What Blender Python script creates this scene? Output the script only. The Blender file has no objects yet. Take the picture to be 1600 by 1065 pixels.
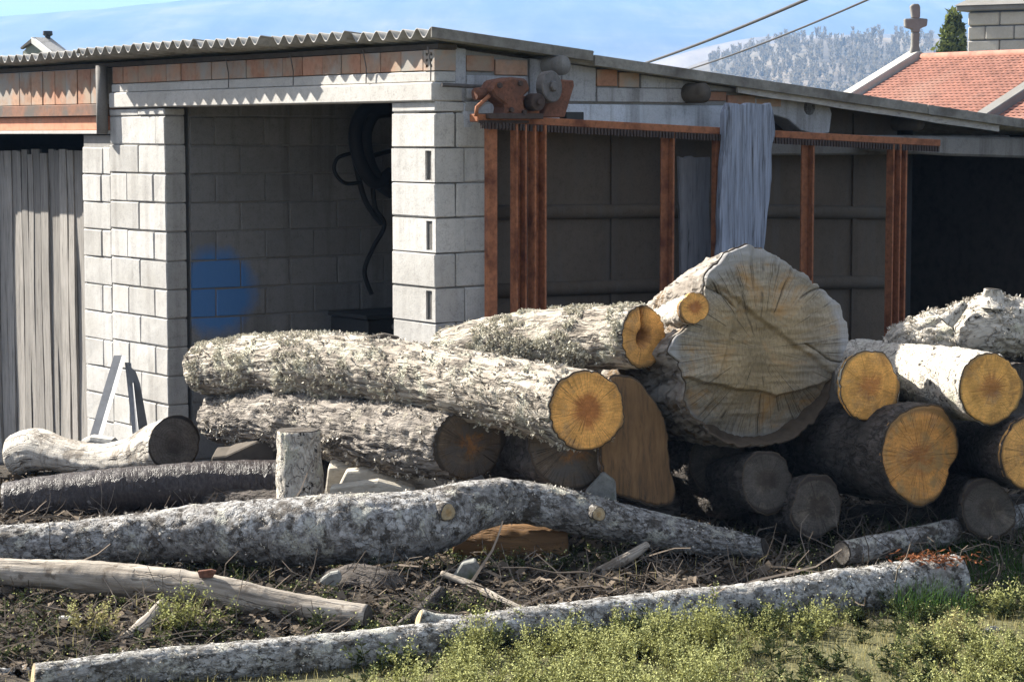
import bpy, bmesh, math, random
import numpy as np
from mathutils import Vector, Matrix
random.seed(7); RNG = np.random.default_rng(7)
SC = bpy.context.scene
COL = SC.collection

# ------------------------------------------------------------------ camera, sky, sun, exposure
FOC = 3600.0 / 1600.0 * 36.0
PITCH = math.radians(5.1); EYE = 2.16
cam = bpy.data.objects.new('camera', bpy.data.cameras.new('camera'))
COL.objects.link(cam)
cam.location = (0, 0, EYE); cam.rotation_euler = (math.radians(90) - PITCH, 0, 0)
cam.data.lens = FOC; cam.data.sensor_width = 36.0
cam.data.clip_start = 0.1; cam.data.clip_end = 20000
SC.camera = cam

SUN = Vector((-0.70, 0.42, 0.60)).normalized()
W = bpy.data.worlds.new('World'); SC.world = W; W.use_nodes = True
nt = W.node_tree; nt.nodes.clear()
sky = nt.nodes.new('ShaderNodeTexSky'); sky.sky_type = 'NISHITA'; sky.sun_disc = False
sky.sun_elevation = math.asin(SUN.z); sky.sun_rotation = math.atan2(SUN.x, SUN.y) % (2 * math.pi)
sky.altitude = 600; sky.air_density = 0.85; sky.dust_density = 4.0; sky.ozone_density = 0.35
bg = nt.nodes.new('ShaderNodeBackground'); bg.inputs['Strength'].default_value = 0.06
wo = nt.nodes.new('ShaderNodeOutputWorld')
# thin bright cloud added over about half the sky to whiten it and lift fill
tcw = nt.nodes.new('ShaderNodeTexCoord'); mpw = nt.nodes.new('ShaderNodeMapping'); mpw.inputs['Scale'].default_value = (1, 1, 2.6); mpw.inputs['Location'].default_value = (0.35, 0.0, 0.15)
nzw = nt.nodes.new('ShaderNodeTexNoise'); nzw.inputs['Scale'].default_value = 2.2; nzw.inputs['Detail'].default_value = 7; nzw.inputs['Roughness'].default_value = 0.6
rpw = nt.nodes.new('ShaderNodeMapRange'); rpw.inputs[1].default_value = 0.40; rpw.inputs[2].default_value = 0.58; rpw.inputs[3].default_value = 0.05; rpw.inputs[4].default_value = 0.9
mxw = nt.nodes.new('ShaderNodeMix'); mxw.data_type = 'RGBA'; mxw.inputs[7].default_value = (4.6, 4.6, 4.7, 1)
nt.links.new(tcw.outputs['Generated'], mpw.inputs[0]); nt.links.new(mpw.outputs[0], nzw.inputs['Vector']); nt.links.new(nzw.outputs[0], rpw.inputs[0])
nt.links.new(rpw.outputs[0], mxw.inputs[0]); nt.links.new(sky.outputs[0], mxw.inputs[6]); nt.links.new(mxw.outputs[2], bg.inputs[0]); nt.links.new(bg.outputs[0], wo.inputs[0])
sl = bpy.data.lights.new('sun', 'SUN'); sl.energy = 5.0; sl.angle = math.radians(0.53); sl.color = (1.0, 0.94, 0.84)
so = bpy.data.objects.new('sun', sl); COL.objects.link(so)
so.rotation_euler = SUN.to_track_quat('Z', 'Y').to_euler(); so.location = (-30, 14, 30)
SC.view_settings.view_transform = 'Standard'; SC.view_settings.look = 'None'
SC.view_settings.gamma = 1.0; SC.view_settings.use_curve_mapping = False
SC.view_settings.exposure = 2.02
SC.cycles.max_bounces = 6; SC.cycles.diffuse_bounces = 4; SC.cycles.volume_bounces = 0
SC.cycles.caustics_reflective = False; SC.cycles.caustics_refractive = False

HAZE_D = 0.00034
# ------------------------------------------------------------------ geometry helpers
FWD = np.array([0, math.cos(PITCH), -math.sin(PITCH)]); UPV = np.array([0, math.sin(PITCH), math.cos(PITCH)])
EYEP = np.array([0, 0, EYE])
def ray(px, py): return FWD + np.array([1.0, 0, 0]) * (px - 800) / 3600 - UPV * (py - 532.5) / 3600
def at(px, py, Y):
    d = ray(px, py); return EYEP + d * (Y / d[1])
def unit(v): v = np.asarray(v, float); return v / np.linalg.norm(v)

def _hash(ix, iy, iz, s):
    h = (ix.astype(np.int64) * 374761393 + iy.astype(np.int64) * 668265263 + iz.astype(np.int64) * 2147483647 + s * 1274126177) & 0xFFFFFFFF
    h = ((h ^ (h >> 13)) * 1274126177) & 0xFFFFFFFF
    h = h ^ (h >> 16)
    return (h & 0xFFFFFF) / float(0xFFFFFF) * 2 - 1
def noise3(P, s=0):
    P = np.asarray(P, float); i = np.floor(P).astype(np.int64); f = P - i; u = f * f * (3 - 2 * f)
    out = 0
    for dx in (0, 1):
        wx = u[..., 0] if dx else 1 - u[..., 0]
        for dy in (0, 1):
            wy = u[..., 1] if dy else 1 - u[..., 1]
            for dz in (0, 1):
                wz = u[..., 2] if dz else 1 - u[..., 2]
                out = out + wx * wy * wz * _hash(i[..., 0] + dx, i[..., 1] + dy, i[..., 2] + dz, s)
    return out
def fbm(P, o=4, s=0):
    P = np.asarray(P, float); r = 0; a = 1.0; t = 0
    for k in range(o):
        r = r + a * noise3(P * 2.03 ** k + 17.3 * k, s + k); t += a; a *= 0.5
    return r / t
def smooth(a, b, x):
    t = np.clip((np.asarray(x, float) - a) / (b - a), 0, 1); return t * t * (3 - 2 * t)

ORG = {}
def tag(o, label=None, cat=None, group=None, kind=None):
    if label: o['label'] = label
    if cat: o['category'] = cat
    if group: o['group'] = group
    if kind: o['kind'] = kind
    return o
def empty(name, loc, rz=0.0):
    o = bpy.data.objects.new(name, None); COL.objects.link(o)
    o.location = tuple(loc); o.rotation_euler = (0, 0, rz); o.empty_display_size = 0.2
    ORG[o.name] = np.array(loc, float); return o
def mesh_np(V, F4=None, F3=None, mi=None, smooth_=False):
    me = bpy.data.meshes.new('m'); V = np.asarray(V, np.float32)
    F4 = np.zeros((0, 4), np.int32) if F4 is None else np.asarray(F4, np.int32).reshape(-1, 4)
    F3 = np.zeros((0, 3), np.int32) if F3 is None else np.asarray(F3, np.int32).reshape(-1, 3)
    me.vertices.add(len(V)); me.vertices.foreach_set('co', V.ravel())
    nl = F4.size + F3.size; me.loops.add(nl)
    me.loops.foreach_set('vertex_index', np.concatenate([F4.ravel(), F3.ravel()]))
    me.polygons.add(len(F4) + len(F3))
    st = np.concatenate([np.arange(len(F4)) * 4, F4.size + np.arange(len(F3)) * 3]).astype(np.int32)
    me.polygons.foreach_set('loop_start', st)
    if mi is not None: me.polygons.foreach_set('material_index', np.asarray(mi, np.int32))
    me.polygons.foreach_set('use_smooth', np.full(len(F4) + len(F3), smooth_, bool))
    me.update(calc_edges=True); me.validate(); return me
def link(name, me, mats, parent=None, loc=None, rot=None, world_origin=None):
    """Link a mesh; with world_origin the vertices are world ones and are re-based on it."""
    o = bpy.data.objects.new(name, me); COL.objects.link(o)
    if not isinstance(mats, (list, tuple)): mats = [mats]
    if not me.materials:
        for mm in mats: me.materials.append(mm)
    if world_origin is not None:
        wo_ = np.array(world_origin, float)
        me.transform(Matrix.Translation(-Vector(wo_)))
        o.location = tuple(wo_ - (ORG[parent.name] if parent else 0)); ORG[o.name] = wo_
    if loc is not None: o.location = tuple(loc)
    if rot is not None: o.rotation_euler = rot
    if parent: o.parent = parent
    return o

class MB:
    """collects boxes, tubes and loose faces into one mesh"""
    def __init__(s): s.V = []; s.F = []; s.M = []; s.n = 0
    def add(s, V, F, mi=0):
        V = np.asarray(V, float); s.V.append(V)
        for f in F: s.F.append(tuple(int(i) + s.n for i in f)); s.M.append(mi)
        s.n += len(V)
    def box(s, a, b, mi=0):
        x0, y0, z0 = a; x1, y1, z1 = b
        V = [(x0, y0, z0), (x1, y0, z0), (x1, y1, z0), (x0, y1, z0), (x0, y0, z1), (x1, y0, z1), (x1, y1, z1), (x0, y1, z1)]
        s.add(V, [(0, 3, 2, 1), (4, 5, 6, 7), (0, 1, 5, 4), (1, 2, 6, 5), (2, 3, 7, 6), (3, 0, 4, 7)], mi)
    def obox(s, c, ax, ay, az, mi=0):
        c, ax, ay, az = (np.asarray(v, float) for v in (c, ax, ay, az))
        V = [c + i * ax + j * ay + k * az for k in (-1, 1) for (i, j) in ((-1, -1), (1, -1), (1, 1), (-1, 1))]
        s.add(V, [(0, 3, 2, 1), (4, 5, 6, 7), (0, 1, 5, 4), (1, 2, 6, 5), (2, 3, 7, 6), (3, 0, 4, 7)], mi)
    def tube(s, pts, r, n=10, mi=0, cap=True):
        pts = np.asarray(pts, float); k = len(pts); r = np.broadcast_to(np.asarray(r, float), (k,))
        T = np.gradient(pts, axis=0); T /= np.linalg.norm(T, axis=1)[:, None]
        ref = np.array([0, 0, 1.0]) if abs(T[0][2]) < 0.9 else np.array([1.0, 0, 0])
        V = []; a = np.arange(n) / n * 2 * math.pi
        for i in range(k):
            e1 = ref - T[i] * ref.dot(T[i]); e1 /= np.linalg.norm(e1); ref = e1; e2 = np.cross(T[i], e1)
            V.append(pts[i] + r[i] * (np.cos(a)[:, None] * e1 + np.sin(a)[:, None] * e2))
        V = np.concatenate(V); F = []
        for i in range(k - 1):
            for j in range(n):
                F.append((i * n + j, i * n + (j + 1) % n, (i + 1) * n + (j + 1) % n, (i + 1) * n + j))
        if cap:
            F.append(tuple(range(n))[::-1]); F.append(tuple((k - 1) * n + j for j in range(n)))
        s.add(V, F, mi)
    def prism(s, poly, d, mi=0):
        """extrude polygon (list of 3d points) by vector d"""
        P = np.asarray(poly, float); n = len(P); V = np.concatenate([P, P + np.asarray(d, float)])
        F = [tuple(range(n))[::-1], tuple(range(n, 2 * n))] + [(i, (i + 1) % n, n + (i + 1) % n, n + i) for i in range(n)]
        s.add(V, F, mi)
    def mesh(s, smooth_=False, bevel=0.0, segs=1):
        me = bpy.data.meshes.new('m'); V = np.concatenate(s.V)
        me.from_pydata(V.tolist(), [], s.F)
        me.polygons.foreach_set('material_index', s.M)
        bm = bmesh.new(); bm.from_mesh(me); bmesh.ops.recalc_face_normals(bm, faces=bm.faces)
        if bevel > 0:
            ed = [e for e in bm.edges if len(e.link_faces) == 2 and e.calc_face_angle(0) > 0.6]
            bmesh.ops.bevel(bm, geom=ed, offset=bevel, segments=segs, affect='EDGES', profile=0.6)
        for f in bm.faces: f.smooth = smooth_
        bm.to_mesh(me); bm.free(); me.update(); return me
    def build(s, name, mats, parent=None, smooth_=False, bevel=0.0, world=False, origin=None, local=True):
        me = s.mesh(smooth_, bevel)
        if world:
            V = np.concatenate(s.V); og = origin if origin is not None else (V.mean(0) * [1, 1, 0] + [0, 0, V[:, 2].min()])
            return link(name, me, mats, parent, world_origin=og)
        return link(name, me, mats, parent)

# ------------------------------------------------------------------ material helpers
class NT:
    def __init__(s, name):
        s.m = bpy.data.materials.new(name); s.m.use_nodes = True; s.t = s.m.node_tree; s.t.nodes.clear()
        s.out = s.t.nodes.new('ShaderNodeOutputMaterial'); s.b = s.t.nodes.new('ShaderNodeBsdfPrincipled')
        s.t.links.new(s.b.outputs[0], s.out.inputs[0]); s.b.inputs['Roughness'].default_value = 0.85
        s.b.inputs['Specular IOR Level'].default_value = 0.25
    def L(s, a, b): s.t.links.new(a, b)
    def put(s, inp, v):
        if hasattr(v, 'is_output') or isinstance(v, bpy.types.NodeSocket): s.L(v, inp)
        elif v is not None: inp.default_value = v
    def nd(s, ty, **kw):
        n = s.t.nodes.new(ty)
        for k, v in kw.items():
            if k.startswith('_'): setattr(n, k[1:], v)
            else: s.put(n.inputs[k.replace('__', ' ')], v)
        return n
    def obj(s): return s.nd('ShaderNodeTexCoord').outputs['Object']
    def attr(s, name): return s.nd('ShaderNodeAttribute', _attribute_name=name).outputs['Vector']
    def rnd(s): return s.nd('ShaderNodeObjectInfo').outputs['Random']
    def mapv(s, v, sc=(1, 1, 1), loc=(0, 0, 0)):
        n = s.nd('ShaderNodeMapping', Vector=v); n.inputs['Scale'].default_value = sc; n.inputs['Location'].default_value = loc
        return n.outputs[0]
    def noise(s, v, sc=5, det=6, ro=0.6, dis=0.0):
        return s.nd('ShaderNodeTexNoise', Vector=v, Scale=sc, Detail=det, Roughness=ro, Distortion=dis).outputs[0]
    def vor(s, v, sc=5, feat='F1', rand=1.0):
        n = s.nd('ShaderNodeTexVoronoi', _feature=feat, Vector=v, Scale=sc); n.inputs['Randomness'].default_value = rand
        return n.outputs['Distance']
    def ramp(s, f, stops, interp='LINEAR'):
        n = s.nd('ShaderNodeValToRGB', Fac=f); cr = n.color_ramp; cr.interpolation = interp
        while len(cr.elements) > 1: cr.elements.remove(cr.elements[-1])
        for i, (p, c) in enumerate(stops):
            e = cr.elements[0] if i == 0 else cr.elements.new(p)
            e.position = p; e.color = (c, c, c, 1) if isinstance(c, (int, float)) else (*c, 1)
        return n.outputs[0]
    def mix(s, f, a, b, mode='MIX'):
        n = s.t.nodes.new('ShaderNodeMix'); n.data_type = 'RGBA'; n.blend_type = mode; n.clamp_factor = True
        def c(v): return (*v, 1) if isinstance(v, tuple) and len(v) == 3 else v
        s.put(n.inputs[0], f); s.put(n.inputs[6], c(a)); s.put(n.inputs[7], c(b)); return n.outputs[2]
    def math(s, op, a, b=0.0, c=None):
        n = s.nd('ShaderNodeMath', _operation=op); s.put(n.inputs[0], a); s.put(n.inputs[1], b)
        if c is not None: s.put(n.inputs[2], c)
        return n.outputs[0]
    def bump(s, h, st=0.5, d=0.01, normal=None):
        n = s.nd('ShaderNodeBump', Height=h); n.inputs['Strength'].default_value = st; n.inputs['Distance'].default_value = d
        if normal is not None: s.L(normal, n.inputs['Normal'])
        return n.outputs[0]
    def done(s, col=None, normal=None, rough=None, metal=None):
        if col is not None: s.put(s.b.inputs['Base Color'], (*col, 1) if isinstance(col, tuple) and len(col) == 3 else col)
        if normal is not None: s.L(normal, s.b.inputs['Normal'])
        if rough is not None: s.put(s.b.inputs['Roughness'], rough)
        if metal is not None: s.put(s.b.inputs['Metallic'], metal)
        return s.m

def M_concrete(name, c=(0.36, 0.355, 0.34), var=0.22, seed=0.0, disc=None, stain=0.0, speck=1.0):
    t = NT(name); g = t.nd('ShaderNodeNewGeometry').outputs['Position']; v = t.mapv(g, (1, 1, 1), (seed, seed, 0))
    big = t.noise(v, 2.2, 5, 0.6); fine = t.noise(v, 90, 4, 0.7); mid = t.noise(v, 22, 6, 0.65)
    f = t.math('ADD', t.math('MULTIPLY', fine, 0.55), t.math('MULTIPLY', mid, 0.45))
    k = t.ramp(f, [(0.30, 0.55 if speck else 0.8), (0.48, 0.95), (0.7, 1.12)])
    r = t.math('MULTIPLY_ADD', t.rnd(), var, 1 - var * 0.6)
    col = t.mix(1.0, t.mix(1.0, c, k, 'MULTIPLY'), r, 'MULTIPLY')
    col = t.mix(t.ramp(big, [(0.45, 0.0), (0.75, 0.55)]), col, tuple(x * q for x, q in zip(c, (0.62, 0.60, 0.56))))
    if stain:
        dr = t.noise(t.mapv(g, (6, 6, 0.5)), 1.6, 5, 0.6)
        col = t.mix(t.ramp(dr, [(0.5, 0.0), (0.68, stain)]), col, (0.09, 0.08, 0.07))
    if disc is not None:
        (cx, cy, cz), rad = disc
        d = t.nd('ShaderNodeVectorMath', _operation='DISTANCE'); t.L(g, d.inputs[0]); d.inputs[1].default_value = (cx, cy, cz)
        dd = t.math('ADD', d.outputs['Value'], t.math('MULTIPLY', t.math('SUBTRACT', t.noise(g, 9, 6, 0.7), 0.5), 0.16))
        n = t.nd('ShaderNodeMapRange', Value=dd); n.inputs[1].default_value = rad * 0.68; n.inputs[2].default_value = rad * 1.05
        n.inputs[3].default_value = 0.85; n.inputs[4].default_value = 0.0
        col = t.mix(n.outputs[0], col, (0.06, 0.20, 0.48))
    pit = t.ramp(t.vor(v, 60), [(0.0, 0.0), (0.18, 1.0)])
    h = t.math('ADD', f, t.math('MULTIPLY', pit, 0.3))
    return t.done(col, t.bump(h, 0.55, 0.006), 0.92)

def M_simple(name, c, sc=30, var=0.35, bump=0.3, bd=0.004, rough=0.8, metal=0.0, stretch=(1, 1, 1), dark=None, dth=(0.5, 0.7), use='Object', orand=0.15):
    t = NT(name); v = t.obj() if use == 'Object' else t.nd('ShaderNodeNewGeometry').outputs['Position']
    v = t.mapv(v, stretch); n1 = t.noise(v, sc, 6, 0.65); n2 = t.noise(v, sc * 0.17, 4, 0.6)
    k = t.ramp(n1, [(0.25, 1 - var), (0.5, 1.0), (0.78, 1 + var * 0.6)])
    col = t.mix(1.0, c, k, 'MULTIPLY')
    col = t.mix(1.0, col, t.math('MULTIPLY_ADD', t.rnd(), orand * 2, 1 - orand), 'MULTIPLY')
    if dark: col = t.mix(t.ramp(n2, [(dth[0], 0.0), (dth[1], 1.0)]), col, dark)
    return t.done(col, t.bump(n1, bump, bd), rough, metal)

def M_bark(name, light, mid, dark, sc=1.0, along=0.25, crack=0.8, cw=0.14, lichen=None, lth=(0.52, 0.62), spots=None, sth=(0.62, 0.68), bumpd=0.012, rings=0.0, patch=None, rough=0.9, crsc=26):
    """bark from the seamless (around, around, along) coordinate stored on each log"""
    t = NT(name); a = t.attr('bark_coordinate')
    a = t.mapv(a, (1, 1, 1)); off = t.nd('ShaderNodeObjectInfo').outputs['Location']
    base = t.nd('ShaderNodeVectorMath', _operation='ADD'); t.L(a, base.inputs[0]); t.L(off, base.inputs[1]); p = base.outputs[0]
    ps = t.mapv(a, (1, 1, along))
    wob = t.nd('ShaderNodeTexNoise', Vector=p, Scale=14 * sc, Detail=3)
    wv = t.nd('ShaderNodeVectorMath', _operation='MULTIPLY_ADD'); t.L(wob.outputs['Color'], wv.inputs[0]); wv.inputs[1].default_value = (0.03,) * 3; t.L(ps, wv.inputs[2])
    pw = wv.outputs[0]
    n1 = t.noise(ps, 34 * sc, 8, 0.72); n2 = t.noise(p, 5 * sc, 5, 0.6); n3 = t.noise(p, 110 * sc, 3, 0.6)
    col = t.ramp(n1, [(0.28, dark), (0.44, mid), (0.56, light), (0.75, tuple(min(1, x * 1.25) for x in light))])
    col = t.mix(t.ramp(n2, [(0.42, 0.0), (0.66, 0.75)]), col, mid)
    if patch: col = t.mix(t.ramp(t.noise(p, 8 * sc, 6, 0.7), [(0.54, 0.0), (0.60, 1.0)]), col, patch)
    h = n1
    if crack > 0:
        e = t.math('ABSOLUTE', t.math('SUBTRACT', t.noise(pw, crsc * sc * 0.8, 3, 0.55, 0.5), 0.5)); cm = t.ramp(e, [(0.0, 1.0), (cw * 0.45, 0.0)])
        cm = t.math('MULTIPLY', cm, t.ramp(t.noise(p, 9, 3), [(0.32, 0.25), (0.6, 1.0)]))
        col = t.mix(t.math('MULTIPLY', cm, crack), col, dark); h = t.math('SUBTRACT', h, t.math('MULTIPLY', cm, 0.8))
    if rings > 0:
        rn = t.noise(t.mapv(a, (7, 7, 150)), 1.0, 5, 0.6); rm = t.ramp(rn, [(0.56, 0.0), (0.64, 1.0)])
        col = t.mix(t.math('MULTIPLY', rm, rings), col, dark); h = t.math('ADD', h, t.math('MULTIPLY', rm, 0.35))
    if spots:
        sm = t.ramp(t.noise(p, 22 * sc, 5, 0.7), [(sth[0], 0.0), (sth[1], 1.0)]); col = t.mix(sm, col, spots)
    if lichen:
        lm = t.math('MULTIPLY', t.ramp(t.noise(p, 7 * sc, 6, 0.68), [(lth[0], 0.0), (lth[1], 1.0)]), t.ramp(n3, [(0.35, 0.35), (0.55, 1.0)]))
        col = t.mix(lm, col, lichen); h = t.math('ADD', h, t.math('MULTIPLY', lm, 0.4))
    h = t.math('ADD', h, t.math('MULTIPLY', n3, 0.25))
    return t.done(col, t.bump(h, 0.9, bumpd), rough)

def M_cut(name, outer, heart, hr=0.45, spike=0.22, rim=(0.16, 0.09, 0.04), crack=0.6, rings=0.25, stain=None, sth=(0.5, 0.62), saw=0.25, crn=5.0, rr=60, hblend=0.12):
    """sawn end of a log: unit-disc object coordinates, growth rings, ray cracks, darker heart"""
    t = NT(name); v = t.obj(); off = t.nd('ShaderNodeObjectInfo').outputs['Random']
    xy = t.mapv(v, (1, 1, 0))
    ln = t.nd('ShaderNodeVectorMath', _operation='LENGTH'); t.L(xy, ln.inputs[0]); r = ln.outputs['Value']
    nm = t.nd('ShaderNodeVectorMath', _operation='NORMALIZE'); t.L(xy, nm.inputs[0]); ang = nm.outputs[0]
    ao = t.nd('ShaderNodeVectorMath', _operation='ADD'); t.L(ang, ao.inputs[0])
    cx = t.nd('ShaderNodeCombineXYZ'); t.L(t.math('MULTIPLY', off, 37.0), cx.inputs[2]); t.L(cx.outputs[0], ao.inputs[1]); ang = ao.outputs[0]
    vo = t.nd('ShaderNodeVectorMath', _operation='ADD'); t.L(v, vo.inputs[0]); t.L(cx.outputs[0], vo.inputs[1]); vv = vo.outputs[0]
    an = t.noise(ang, 7, 5, 0.75); low = t.noise(vv, 1.6, 3, 0.5)
    rw = t.math('ADD', r, t.math('MULTIPLY', t.math('SUBTRACT', low, 0.5), 0.55))
    rg = t.math('SINE', t.math('MULTIPLY', rw, rr)); rgn = t.math('MULTIPLY', rg, t.noise(vv, 3, 2))
    hm = t.math('ADD', rw, t.math('MULTIPLY', t.math('SUBTRACT', an, 0.5), spike * 2))
    hf = t.nd('ShaderNodeMapRange', Value=hm); hf.inputs[1].default_value = hr - hblend; hf.inputs[2].default_value = hr + hblend; hf.inputs[3].default_value = 1; hf.inputs[4].default_value = 0
    col = t.mix(hf.outputs[0], outer, heart)
    col = t.mix(t.math('MULTIPLY', t.ramp(rgn, [(0.0, 0.0), (0.6, 1.0)]), rings), col, tuple(x * 0.5 for x in heart))
    fine = t.noise(t.mapv(vv, (26, 5, 1)), 3, 5, 0.7)
    col = t.mix(1.0, col, t.ramp(fine, [(0.25, 0.6), (0.5, 1.0), (0.8, 1.2)]), 'MULTIPLY')
    sawm = t.math('SINE', t.math('ADD', t.math('MULTIPLY', t.nd('ShaderNodeSeparateXYZ', Vector=t.mapv(vv, (1, 1, 1))).outputs[1], 70.0), t.math('MULTIPLY', t.noise(vv, 1.2, 4), 40.0)))
    col = t.mix(1.0, col, t.math('MULTIPLY_ADD', t.math('MULTIPLY', sawm, t.noise(vv, 1.7, 2)), 0.07, 0.97), 'MULTIPLY')
    patch = t.noise(vv, 2.3, 5, 0.6)
    col = t.mix(1.0, col, t.ramp(patch, [(0.3, 0.66), (0.6, 1.12)]), 'MULTIPLY')
    col = t.mix(t.ramp(t.noise(vv, 1.3, 7, 0.7), [(0.54, 0.0), (0.72, 0.6)]), col, (0.22, 0.185, 0.14))
    if stain: col = t.mix(t.ramp(t.noise(vv, 2.1, 6, 0.65, 0.6), [(sth[0], 0.0), (sth[1], 1.0)]), col, stain)
    cn = t.noise(ang, crn, 3, 0.6); ck = t.ramp(t.math('ABSOLUTE', t.math('SUBTRACT', cn, 0.5)), [(0.0, 1.0), (0.016, 0.0)])
    ck = t.math('MULTIPLY', ck, t.ramp(t.noise(t.mapv(vv, (4, 4, 4)), 1.0, 2), [(0.42, 0.0), (0.52, 1.0)]))
    c2 = t.ramp(t.math('ABSOLUTE', t.math('SUBTRACT', t.noise(ang, crn * 3.2, 2, 0.5), 0.5)), [(0.0, 1.0), (0.02, 0.0)])
    c2 = t.math('MULTIPLY', c2, t.ramp(t.math('ADD', r, t.math('MULTIPLY', t.math('SUBTRACT', patch, 0.5), 0.8)), [(0.55, 0.0), (0.75, 0.8)]))
    ck = t.math('MAXIMUM', ck, c2)
    col = t.mix(t.math('MULTIPLY', ck, crack), col, (0.02, 0.013, 0.008))
    col = t.mix(t.ramp(r, [(0.9, 0.0), (0.97, 1.0)]), col, rim)
    h = t.math('SUBTRACT', t.math('ADD', t.math('ADD', t.math('MULTIPLY', fine, saw), t.math('MULTIPLY', sawm, 0.10)), t.math('MULTIPLY', rg, 0.05)), ck)
    return t.done(col, t.bump(h, 0.5, 0.01), 0.8)

# shared materials
MAT = {}
MAT['block'] = M_concrete('concrete_block', (0.45, 0.44, 0.42), 0.26, stain=0.25)
MAT['mortar'] = M_concrete('mortar', (0.26, 0.25, 0.235), 0.1, 3.0)
MAT['lintel'] = M_concrete('lintel_concrete', (0.46, 0.445, 0.42), 0.1, 5.0)
MAT['pale_concrete'] = M_concrete('pale_bluish_concrete', (0.50, 0.53, 0.58), 0.14, 7.0, stain=0.55)  # pale bluish concrete of the beam above the steel frame
MAT['render'] = M_concrete('rendered_concrete', (0.36, 0.36, 0.37), 0.14, 8.0, stain=0.6)
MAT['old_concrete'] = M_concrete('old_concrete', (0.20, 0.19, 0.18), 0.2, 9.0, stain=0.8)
MAT['dark_concrete'] = M_concrete('dark_grey_concrete', (0.075, 0.072, 0.066), 0.2, 11.0, stain=0.7)  # plain dark concrete for the rear walls and floor
MAT['fibre'] = M_simple('fibre_cement', (0.33, 0.32, 0.30), 26, 0.35, 0.4, 0.003, 0.9, use='W', dark=(0.12, 0.115, 0.10), dth=(0.5, 0.75))
MAT['verge'] = M_simple('old_fibre_strip', (0.20, 0.19, 0.17), 26, 0.4, 0.4, 0.003, 0.9, use='W', dark=(0.09, 0.08, 0.07), dth=(0.45, 0.7))
MAT['brick'] = M_simple('hollow_clay', (0.34, 0.18, 0.115), 24, 0.35, 0.3, 0.003, 0.9, use='W', dark=(0.30, 0.24, 0.18), dth=(0.44, 0.64), orand=0.16)
MAT['brick_pale'] = M_simple('hollow_clay_mortared', (0.34, 0.21, 0.14), 24, 0.3, 0.3, 0.003, 0.9, use='W', dark=(0.28, 0.26, 0.23), dth=(0.42, 0.62), orand=0.2)
MAT['rust'] = M_simple('rusty_steel', (0.245, 0.098, 0.048), 34, 0.5, 0.5, 0.003, 0.85, use='W', dark=(0.085, 0.028, 0.015), dth=(0.52, 0.7))
MAT['rust_dark'] = M_simple('dark_rusty_steel', (0.05, 0.035, 0.03), 40, 0.5, 0.5, 0.003, 0.8, use='W')
MAT['rust_bright'] = M_simple('flaking_rust', (0.125, 0.056, 0.036), 46, 0.7, 0.6, 0.004, 0.9, use='W', dark=(0.10, 0.05, 0.035), dth=(0.48, 0.6))
MAT['dark_wood'] = M_simple('dark_old_timber', (0.07, 0.058, 0.046), 12, 0.5, 0.5, 0.005, 0.9, use='W')
MAT['black'] = M_simple('rubber_and_hole_shade', (0.012, 0.012, 0.012), 30, 0.3, 0.2, 0.002, 0.6)
MAT['black_metal'] = M_simple('black_iron', (0.02, 0.02, 0.02), 30, 0.4, 0.3, 0.002, 0.55)
MAT['knob'] = M_simple('grey_knob', (0.2, 0.2, 0.2), 30, 0.2, 0.1, 0.001, 0.5)
MAT['galv'] = M_simple('galvanised_sheet', (0.19, 0.195, 0.205), 14, 0.3, 0.1, 0.001, 0.5, metal=0.25)
MAT['cable'] = M_simple('cable_sheath', (0.03, 0.03, 0.033), 30, 0.2, 0.1, 0.001, 0.6)
MAT['grey_metal'] = M_simple('greased_steel', (0.10, 0.09, 0.085), 30, 0.5, 0.4, 0.003, 0.6, metal=0.2, use='W')
def M_plank(name, c, dark, sc=(22, 22, 1.4), n=(0.42, 0.62), grain=3.0):
    t = NT(name); g = t.nd('ShaderNodeNewGeometry').outputs['Position']; info = t.nd('ShaderNodeObjectInfo').outputs['Random']
    cx = t.nd('ShaderNodeCombineXYZ'); t.L(t.math('MULTIPLY', info, 30.0), cx.inputs[2])
    ad = t.nd('ShaderNodeVectorMath', _operation='ADD'); t.L(g, ad.inputs[0]); t.L(cx.outputs[0], ad.inputs[1])
    v = t.mapv(ad.outputs[0], sc); n1 = t.noise(v, grain, 7, 0.7, 0.4); n2 = t.noise(ad.outputs[0], 2.5, 4, 0.6)
    col = t.ramp(n1, [(0.30, dark), (n[0], tuple(x * 0.75 for x in c)), (n[1], c), (0.8, tuple(min(1, x * 1.25) for x in c))])
    col = t.mix(1.0, col, t.math('MULTIPLY_ADD', info, 0.6, 0.68), 'MULTIPLY')
    col = t.mix(t.ramp(n2, [(0.5, 0.0), (0.75, 0.6)]), col, tuple(x * 0.5 for x in c))
    return t.done(col, t.bump(n1, 0.7, 0.006), 0.88)
MAT['plank'] = M_plank('weathered_plank', (0.31, 0.29, 0.265), (0.035, 0.03, 0.026), (26, 26, 1.2), (0.44, 0.60))
MAT['slab'] = M_plank('silver_slab', (0.36, 0.40, 0.50), (0.045, 0.04, 0.04), (16, 16, 0.8), (0.50, 0.62), 3.0)
MAT['slab_dark'] = M_plank('dark_slab', (0.20, 0.20, 0.22), (0.03, 0.03, 0.03), (12, 12, 0.9))
MAT['fascia'] = M_plank('grey_fascia', (0.36, 0.34, 0.32), (0.12, 0.10, 0.09), (6, 6, 22))
MAT['split'] = M_plank('split_wood', (0.46, 0.42, 0.35), (0.14, 0.11, 0.08), (5, 20, 20))
MAT['chunk'] = M_simple('mossy_chunk', (0.20, 0.20, 0.185), 22, 0.5, 0.8, 0.01, 0.95, dark=(0.06, 0.075, 0.035), dth=(0.5, 0.62))
MAT['white_stone'] = M_simple('pale_rubble', (0.40, 0.38, 0.34), 22, 0.3, 0.6, 0.008, 0.95)
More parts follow.
